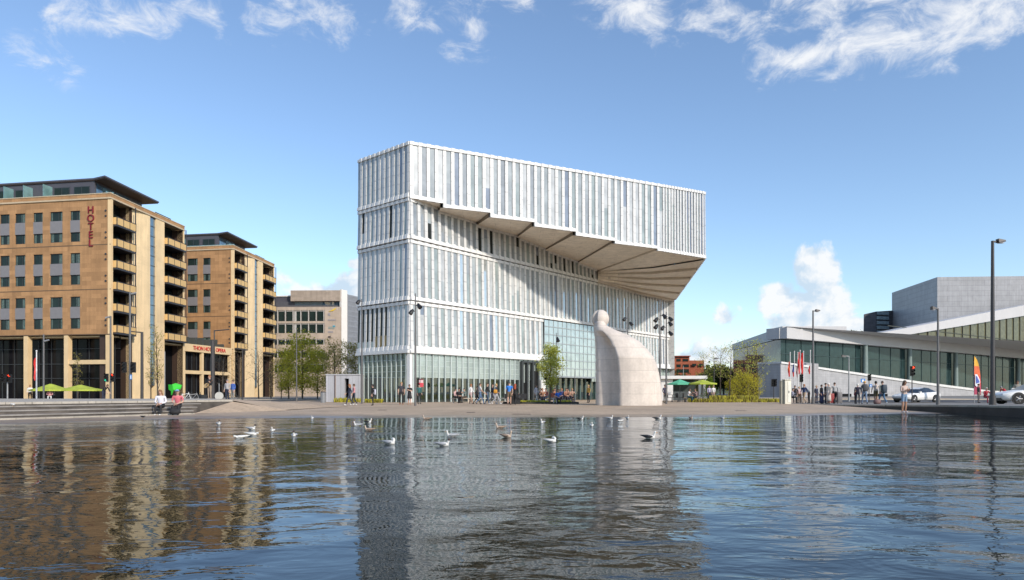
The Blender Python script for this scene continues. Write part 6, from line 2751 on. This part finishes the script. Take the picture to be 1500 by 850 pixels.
person(721.5, 57, 'walk', RIGHT - 30, 'person in dark jacket and grey trousers walking beside the orange bag', (.03, .03, .045), (.26, .26, .30), BRN, H=1.72, shoe=WHT)
p_ = person(727, 56.4, 'walk', RIGHT - 10, 'person in navy top with an orange strap bag, pale trousers', NAVY, (.40, .40, .42), BLD, 'bob', H=1.74, shoe=WHT)
worn('orange_bag', 'orange shoulder bag slung on the person in navy', 'bag', p_, ((-.23, .02, 1.05), (.13, .34, .30)), (.62, .28, .03), 'bag')
person(746, 53.5, 'stride', AWAY, 'man in bright blue t-shirt, olive shorts and cap walking away', (.03, .19, .60), (.15, .11, .07), (.05, .05, .05), 'cap', shorts=True, sleeve=False, H=1.80)
p_ = person(754.5, 53.7, 'walk', AWAY - 20, 'red-haired person in black walking with a black bag', BLK, BLK, (.35, .07, .03), 'long', H=1.70)
worn('black_bag', 'black bag hanging beside the red-haired person', 'bag', p_, ((-.36, .0, .62), (.16, .40, .34)), (.02, .02, .022), 'bag')
person(785.5, 58.2, 'stride', 70, 'woman in pale shirt and pale trousers by the white lobby wall', (.52, .50, .55), (.52, .49, .46), BRN, 'bob', H=1.62)
GS = 'people sitting under the plaza tree'
person(791.5, 60.7, 'sit', 30, 'person in black sitting at the left end of the dark bench by the tree', BLK, BLK, BRN, group=GS)
person(795, 60.7, 'sitlean', -10, 'person in orange-tan top sitting by the tree, second on the left bench', (.40, .20, .12), NAVY, GNG, 'bob', group=GS)
person(800, 60.7, 'sit', -30, 'person in maroon sitting at the trunk end of the left bench', (.12, .05, .05), NAVY, BLKH, group=GS)
person(817.5, 56.6, 'sitlow', 5, 'man in bright blue t-shirt sitting on the planter edge', (.03, .15, .60), BLK, GNG, sleeve=False, H=1.74)
person(808.5, 56.8, 'sitlow', 30, 'woman in rust-red top sitting left of the man in bright blue', (.35, .11, .07), (.42, .40, .40), GNG, 'bob', group=GS)
for i, (px, c, hr, lb) in enumerate(((811.5, (.36, .17, .10), BRN, 'person in rust top sitting at the trunk end of the right bench'), (823, (.04, .05, .16), GNG, 'person in navy sitting just right of the man in bright blue'),
                                     (828, (.32, .15, .10), BRN, 'person in brick-red top sitting third on the right bench'), (832.5, (.40, .22, .15), BLKH, 'person in tan top sitting fourth on the right bench'),
                                     (837.5, (.38, .24, .18), BLD, 'blond person in beige sitting at the far end of the right bench'))):
    person(px, 61.1, 'sit' if i % 2 else 'sitlean', (20, -15, 35, -30, 10)[i], lb, c, (.03, .03, .05), hr, 'bob' if i % 2 else 'short', group=GS)
person(862, 63.6, 'stand', -60, 'person in mustard top at the library entrance', (.42, .25, .05), BLK, BLD, 'bob', H=1.68)
# kiosk
person(974, 62, 'stand', 30, 'person in dark violet jacket behind the twin floodlight masts', (.05, .045, .08), BLK, BLKH, H=1.68)
person(1008, 66.8, 'sitlean', 60, 'woman in white vest sitting with crossed arms under the parasol', (.55, .52, .50), (.03, .10, .12), BRN, 'bob', sleeve=False, skin=1)
person(1020, 66.8, 'sitlean', -60, 'man in pale and dark red shirt sitting opposite the woman in white vest', (.30, .20, .19), BLK, BRN, skin=1)
person(1039, 74, 'stand', 20, 'distant person in lilac at the small conifer', (.40, .36, .50), NAVY, BLKH)
person(1045, 74, 'stand', 200, 'distant person in white at the thin lamp post', WHT, (.30, .22, .2), BLD)
# before the opera
person(1159, 61, 'sitlean', 60, 'person in pale jacket crouched beside the cream cabinet', (.42, .42, .50), BLK, BLKH, dz=0)
person(1164.5, 61.5, 'stand', -20, 'person in black between the cabinet and the dark green signal', BLK, BLK, BLKH, H=1.6)
person(1170.5, 61.5, 'stand', 10, 'person in pale pink by the dark green signal post', (.52, .36, .34), BRN, BLD, 'bob', H=1.5)
person(1178, 60, 'walk', LEFT + 30, 'tanned person in navy top and sand trousers walking past the flagpoles', (.03, .05, .12), (.34, .25, .17), GNG, 'bob', H=1.74)
person(1185, 60.5, 'bend', LEFT, 'person in grey leaning forward left of the street lamp', (.10, .12, .14), (.10, .09, .08), BLKH, H=1.70)
person(1196, 60, 'stand', 30, 'person in navy right at the street lamp', NAVY, NAVY, BLD, H=1.58)
person(1203.5, 57, 'stand', 40, 'woman in long navy dress before the opera wall', BLK, (.025, .03, .075), BLKH, 'bob', skirt=.08, H=1.62)
person(1209.5, 57.5, 'stand', 80, 'dark-haired man in black jacket facing the person in the cream coat', BLK, NAVY, BLKH, H=1.76)
person(1213.8, 56.5, 'stand', -70, 'white-haired person in long cream coat', (.56, .50, .44), (.56, .48, .42), WHH, 'bob', skirt=.22, H=1.74)
person(1222.5, 57, 'stride', AWAY, 'person in grey top walking away next to rolling luggage', (.34, .34, .34), BLK, BRN, H=1.78)
sc_ = at(1229.5, 57)


def suitcase(px, Y, label, col, h=.72):
    b = at(px, Y)
    x, y, z = b
    t = thing('suitcase', label, 'suitcase', b, None)
    q = MB()
    q.rings([[(x + .21 * k * math.copysign(abs(math.cos(a)) ** .4, math.cos(a)), y + .14 * k * math.copysign(abs(math.sin(a)) ** .4, math.sin(a)), z + zz * h) for a in [2 * math.pi * j / 16 for j in range(16)]]
             for zz, k in ((.08, .9), (.12, 1), (.94, 1), (1, .92))], 0, True)
    q.build('shell', cm(col, .5), t)
    q = MB()
    q.tube([(x - .12, y + .1, z + h), (x - .12, y + .1, z + h + .3), (x + .12, y + .1, z + h + .3), (x + .12, y + .1, z + h)], .014, 5)
    q.build('handle', M_POLED, t)
    for sx in (-.15, .15):
        q = MB()
        q.tube([(x + sx - .02, y, z + .035), (x + sx + .02, y, z + .035)], .035, 8)
        q.build('wheel', M_TYRE, t)


suitcase(1229.5, 56.8, 'grey rolling suitcase with red trim beside the person walking away', (.16, .15, .15), .95)
suitcase(1217.8, 57, 'dark red suitcase next to the long cream coat', (.25, .03, .03), .85)
person(1256.5, 54.5, 'stride', 150, 'person in dark jacket carrying a red bag, left of the grey backpack', (.03, .025, .045), (.02, .025, .04), WHH, 'bob', H=1.62)
p_ = person(1266.5, 52.5, 'walk', 165, 'man in grey jacket, blue-grey jeans and yellow cap walking away', (.12, .12, .13), (.16, .22, .32), (.60, .33, .06), 'cap', H=1.82)
worn('grey_backpack', 'grey backpack on the man with the yellow cap', 'backpack', p_, ((0, .21, 1.22), (.36, .20, .52)), (.06, .06, .065))
p_ = person(1253, 54.8, 'stand', 90, 'short person in red and dark clothes with a small bag', (.16, .03, .05), BLK, BLKH, H=1.15)
p_ = person(1283, 53, 'stride', 175, 'dark-haired person in cream jumper and olive shorts walking away', (.56, .48, .43), (.10, .09, .05), BLKH, 'bob', H=1.80, shorts=True, skin=1)
b_ = at(1285, 52.4)
q = MB()
x, y, z = b_
q.rings([[(x + rx * math.cos(a), y + .2 * k * math.sin(a), z + zz) for a in [2 * math.pi * j / 14 for j in range(14)]] for zz, rx, k in ((0, .20, .8), (.05, .27, 1), (.25, .28, 1), (.36, .2, .7))], 0, True)
solo(q, 'holdall', cm((.16, .09, .085), .6), 'brown-red holdall on the ground between the two backpackers', 'bag')
p_ = person(1292.5, 52.5, 'walk', 185, 'man in pale cream shirt and blue jeans walking away with a navy backpack', (.52, .48, .34), (.05, .13, .24), BRN, H=1.82, shoe=WHT)
worn('navy_backpack', 'large navy backpack on the man in cream shirt', 'backpack', p_, ((0, .22, 1.12), (.38, .24, .62)), (.018, .035, .055))
# the woman at the water's edge
g_ = spot(1324.5, 605.4)
pw = person(1324.5, 0, 'phone', 18, 'woman in beige jumper and short denim shorts standing at the water edge', (.48, .37, .32), (.17, .26, .38), BRN, 'long', skin=1, shorts=True, H=1.74, shoe=(.62, .58, .60), loc=(X(1324.5, 36.6), 36.6, hz(X(1324.5, 36.6), 36.6)))
person(1433.5, 60, 'stand', 40, 'person in black beside the feather banner', BLK, (.10, .09, .09), BLKH, H=1.70)
person(1443.5, 58, 'sitlean', 0, 'person in red vest sitting between the feather banner and the tall lamp', (.32, .02, .035), (.25, .03, .05), WHH, dz=0)
person(1473, 56, 'bend', LEFT, 'person in red jacket bending behind the white car bonnet', (.45, .02, .03), BLK, GRY, H=1.6)
person(1490.5, 50, 'stand', -20, 'tanned person in grey-green vest standing behind the white car', (.26, .24, .20), BLK, BRN, skin=1, sleeve=False, H=1.70)

# the guitar and its stand
q = MB()
MG = gp.matrix_basis
c0 = Vector((-.06, -.19, 1.03))
ax = Vector((.86, -.10, .42)).normalized()
n_ = Vector((-.05, -1, .0)).normalized()
bi = ax.cross(n_).normalized()
out = []
for k in range(24):
    a = 2 * math.pi * k / 24
    r = .16 + .035 * math.cos(2 * a) - .03 * math.cos(a)
    out.append(c0 + ax * math.cos(a) * (r + .06) + bi * math.sin(a) * r)
vs = [p + n_ * .045 for p in out] + [p - n_ * .045 for p in out]
q.add(vs, [tuple(range(24)), tuple(range(47, 23, -1))] + [(i, (i + 1) % 24, 24 + (i + 1) % 24, 24 + i) for i in range(24)], 0)
t = thing('guitar', 'pale acoustic guitar held by the busker', 'guitar', tuple(gp.location), None, world=False, rz=gp.rotation_euler.z)
t.scale = gp.scale
q.build('body', mat('guitar_spruce', (.58, .38, .17), .4, var=.08), t)
q = MB()
q.tube([c0 + ax * .15 + n_ * .055, c0 + ax * .62 + n_ * .05], [.026, .022], 6)
q.hexa([tuple(c0 + ax * a + bi * b2 + n_ * c) for c in (.03, .05) for a, b2 in ((.62, -.03), (.78, -.035), (.78, .035), (.62, .03))])
q.build('neck', mat('guitar_neck', (.12, .06, .03), .4), t)
q = MB()
q.tube([c0 + ax * .03 + n_ * .046, c0 + ax * .03 + n_ * .049], .05, 14)
q.build('sound_hole', M_BLACK, t)
b = at(321, 50)
x, y, z = b
t = thing('microphone_stand', 'upright stand with pale round base right of the busker', 'stand', b)
q = MB()
q.tube([(x, y, z + .1), (x, y, z + 1.25)], .025, 6)
q.build('pole', M_POLEL, t)
q = MB()
q.tube([(x, y - .05, z + .32), (x, y + .05, z + .32)], .30, 18)
q.build('round_base', mat('pale_disc', (.50, .48, .44), .5), t)
b = at(298, 50)
x, y, z = b
q = MB()
q.box(x - .22, x + .22, y - .18, y + .18, z, z + .42)
solo(q, 'loudspeaker', mat('speaker_dark', (.03, .03, .03), .6), 'small dark loudspeaker box left of the busker', 'loudspeaker')

# ------------------------------------------------------------------ gulls and pigeons
M_GW = mat('feather_white', (.64, .63, .60), .7, var=.04)
M_GG = mat('feather_grey', (.34, .35, .37), .7, var=.08)
M_GB = mat('feather_black', (.02, .02, .022), .6, var=.1)
M_GBR = mat('feather_brown', (.26, .19, .14), .8, var=.35, vscale=30)
M_GBT = mat('feather_pale_brown', (.48, .38, .30), .8, var=.25, vscale=30)
M_BEAK = mat('beak', (.45, .20, .05), .5, var=0)
M_BEAKD = mat('beak_dark', (.05, .03, .03), .5, var=0)


def gull(px, py, label, style='grey', face=90, s=1.0, posture='swim', land=False):
    """face: degrees, 0 towards the camera, 90 to the right"""
    if land:
        p = spot(px, py)
        Y, x, z = p.y, p.x, p.z
    else:
        Y = CH * F / (py - HZ)
        x, z = X(px, Y), 0.0
    t = thing('seagull' if style != 'pigeon' else 'pigeon', label, 'seagull' if style != 'pigeon' else 'pigeon', (x, Y, z), 'seagulls on the pond' if style != 'pigeon' else None, world=False, rz=R(face))
    t.scale = (s * .62, s * .62, s * .62)
    bodym, wing, head = {'grey': (M_GW, M_GG, M_GW), 'hood': (M_GW, M_GG, mat('feather_hood', (.05, .03, .025), .7)), 'black': (M_GW, M_GB, M_GW),
                         'brown': (M_GBT, M_GBR, M_GBT), 'white': (M_GW, M_GW, M_GW), 'pigeon': (M_GB, M_GB, M_GB)}[style]
    q = MB()
    up = .13 if land else .0
    # body: breast at -y, tail at +y
    S = [(-.19, .050, .025, .035), (-.15, .050, .065, .060), (-.07, .050, .088, .080), (.03, .052, .085, .076), (.12, .062, .060, .050), (.20, .080, .034, .022), (.27, .088, .020, .010)]
    rg = [[(w * math.cos(2 * math.pi * k / 12), yy, zc + up + h * math.sin(2 * math.pi * k / 12)) for k in range(12)] for yy, zc, w, h in S]
    q.rings(rg, 0, True)
    if posture == 'swim':
        N = [(0, -.15, .08, .045), (0, -.175, .135, .036), (0, -.19, .185, .034), (0, -.20, .215, .044), (0, -.20, .245, .036), (0, -.195, .262, .014)]
    elif posture == 'preen':
        N = [(0, -.14, .09, .048), (.02, -.16, .14, .042), (.05, -.12, .175, .042), (.07, -.06, .175, .046), (.075, -.03, .165, .03)]
    else:
        N = [(0, -.14, .07, .045), (0, -.20, .09, .034), (0, -.245, .10, .042), (0, -.27, .10, .03)]
    N = [(a, b_, c + up, d) for a, b_, c, d in N]
    q.tube([n[:3] for n in N[:3]], [n[3] for n in N[:3]], 10, 0)
    q.tube([n[:3] for n in N[2:]], [n[3] for n in N[2:]], 10, 1)
    q.build('body', [bodym, head], t)
    hd = Vector(N[3][:3])
    for sd_ in (1, -1):
        q = MB()
        pts = [(sd_ * .072, -.12, .075), (sd_ * .092, -.02, .075), (sd_ * .075, .10, .085), (sd_ * .03, .22, .105), (sd_ * .012, .33, .118)]
        q.tube([(a, b_, c + up) for a, b_, c in pts], [.025, .050, .045, .024, .006], 8)
        q.build('wing', [wing], t)
    q = MB()
    dvec = Vector((0, -1, -.12)) if posture != 'preen' else Vector((.2, 1, -.5))
    dvec.normalize()
    q.tube([hd + dvec * .035, hd + dvec * .075, hd + dvec * .095], [.013, .009, .003], 6)
    q.build('beak', M_BEAKD if style in ('brown', 'pigeon', 'hood') else M_BEAK, t)
    q = MB()
    for sd_ in (1, -1):
        q.ball(hd + Vector((sd_ * .034, -.018, .010)), .007, 0, 6, 5)
    q.build('eyes', M_EYE, t)
    if land:
        for sd_ in (1, -1):
            q = MB()
            q.tube([(sd_ * .03, 0, up), (sd_ * .03, .01, .005), (sd_ * .03, -.05, .003)], .007, 5)
            q.build('leg', M_BEAK, t)
    return t


gull(571, 651, 'white gull with head turned back, largest of the gulls left of centre', 'grey', 60, 1.05, 'preen')
gull(649, 653.5, 'gull with dark brown hood, nearest one in the middle of the pond', 'hood', 80, 1.0)
gull(662, 640, 'grey gull swimming left just behind the nearest hooded gull', 'grey', -80, 1.0)
gull(742, 641, 'brown young gull upright with pale head, in the centre of the pond', 'brown', 60, 1.05)
gull(733, 628, 'brown speckled young gull directly behind the upright brown one', 'brown', -70, 1.1)
gull(807, 648, 'white gull alone right of centre, head tucked', 'white', 70, .95, 'preen')
gull(951, 642.5, 'black-winged gull swimming in the statue reflection', 'black', 75, 1.1)
gull(431, 639.5, 'gull facing the viewer alone in the blue water patch', 'hood', 10, .95)
gull(353, 642.5, 'white gull lowest of the three clustered on the left', 'white', -60, 1.0, 'low')
gull(369, 638, 'white gull with head under, middle of the three clustered on the left', 'white', 90, 1.0, 'low')
gull(368, 629.5, 'hooded gull topmost of the three clustered on the left', 'hood', 80, 1.0)
gull(320.5, 622, 'hooded gull near the shore below the busker', 'hood', 30, 1.0)
gull(399.5, 632, 'small upright white gull between the cluster and the blue water patch', 'white', 5, .8)
gull(524, 624, 'white gull just left of the black-backed one by the library corner', 'grey', -60, .95)
gull(539, 619.5, 'black-backed gull near the shore under the library corner', 'black', 80, 1.0)
gull(541, 631, 'brownish gull swimming left below the black-backed gull', 'brown', -80, .95)
gull(625, 615, 'brown young gull sitting at the shore left of centre', 'brown', -75, 1.15)
gull(795, 620, 'white gull near the shore below the plaza tree', 'grey', -30, .95)
gull(866.5, 624.5, 'small white gull facing the viewer left of the statue', 'white', 0, .85)
gull(850, 615, 'black-backed gull at the shore left of the statue', 'black', 80, .95)
gull(893, 614, 'white gull with grey wings at the foot of the statue plaza', 'grey', 70, 1.0)
gull(909, 617.5, 'low white gull swimming just before the grey-winged one', 'white', -60, .8, 'low')
gull(919, 613.5, 'upright gull at the shore under the statue back', 'grey', 10, .9)
gull(963, 614.5, 'tall black-backed gull at the shore right of the statue', 'black', 80, 1.15)
gull(1012, 613.5, 'pinkish brown gull at the shore below the kiosk', 'brown', 10, .95)
gull(1058, 613.5, 'slim white gull at the shore below the bushes', 'grey', 15, .95)
gull(457.5, 613.5, 'tiny white gull standing at the shore below the yellow trees', 'white', 0, .75, land=False)
gull(19, 0, 'white pigeon standing on the upper step at the left edge', 'white', 70, .8, land=True, posture='low') if False else None
pp = gull(19, 596, 'white gull standing on the steps at the left edge', 'white', 70, .85, 'low', land=True)
pg = gull(209, 613.5, 'dark pigeon on the shore below the woman in white', 'pigeon', 70, .8, 'low', land=True)
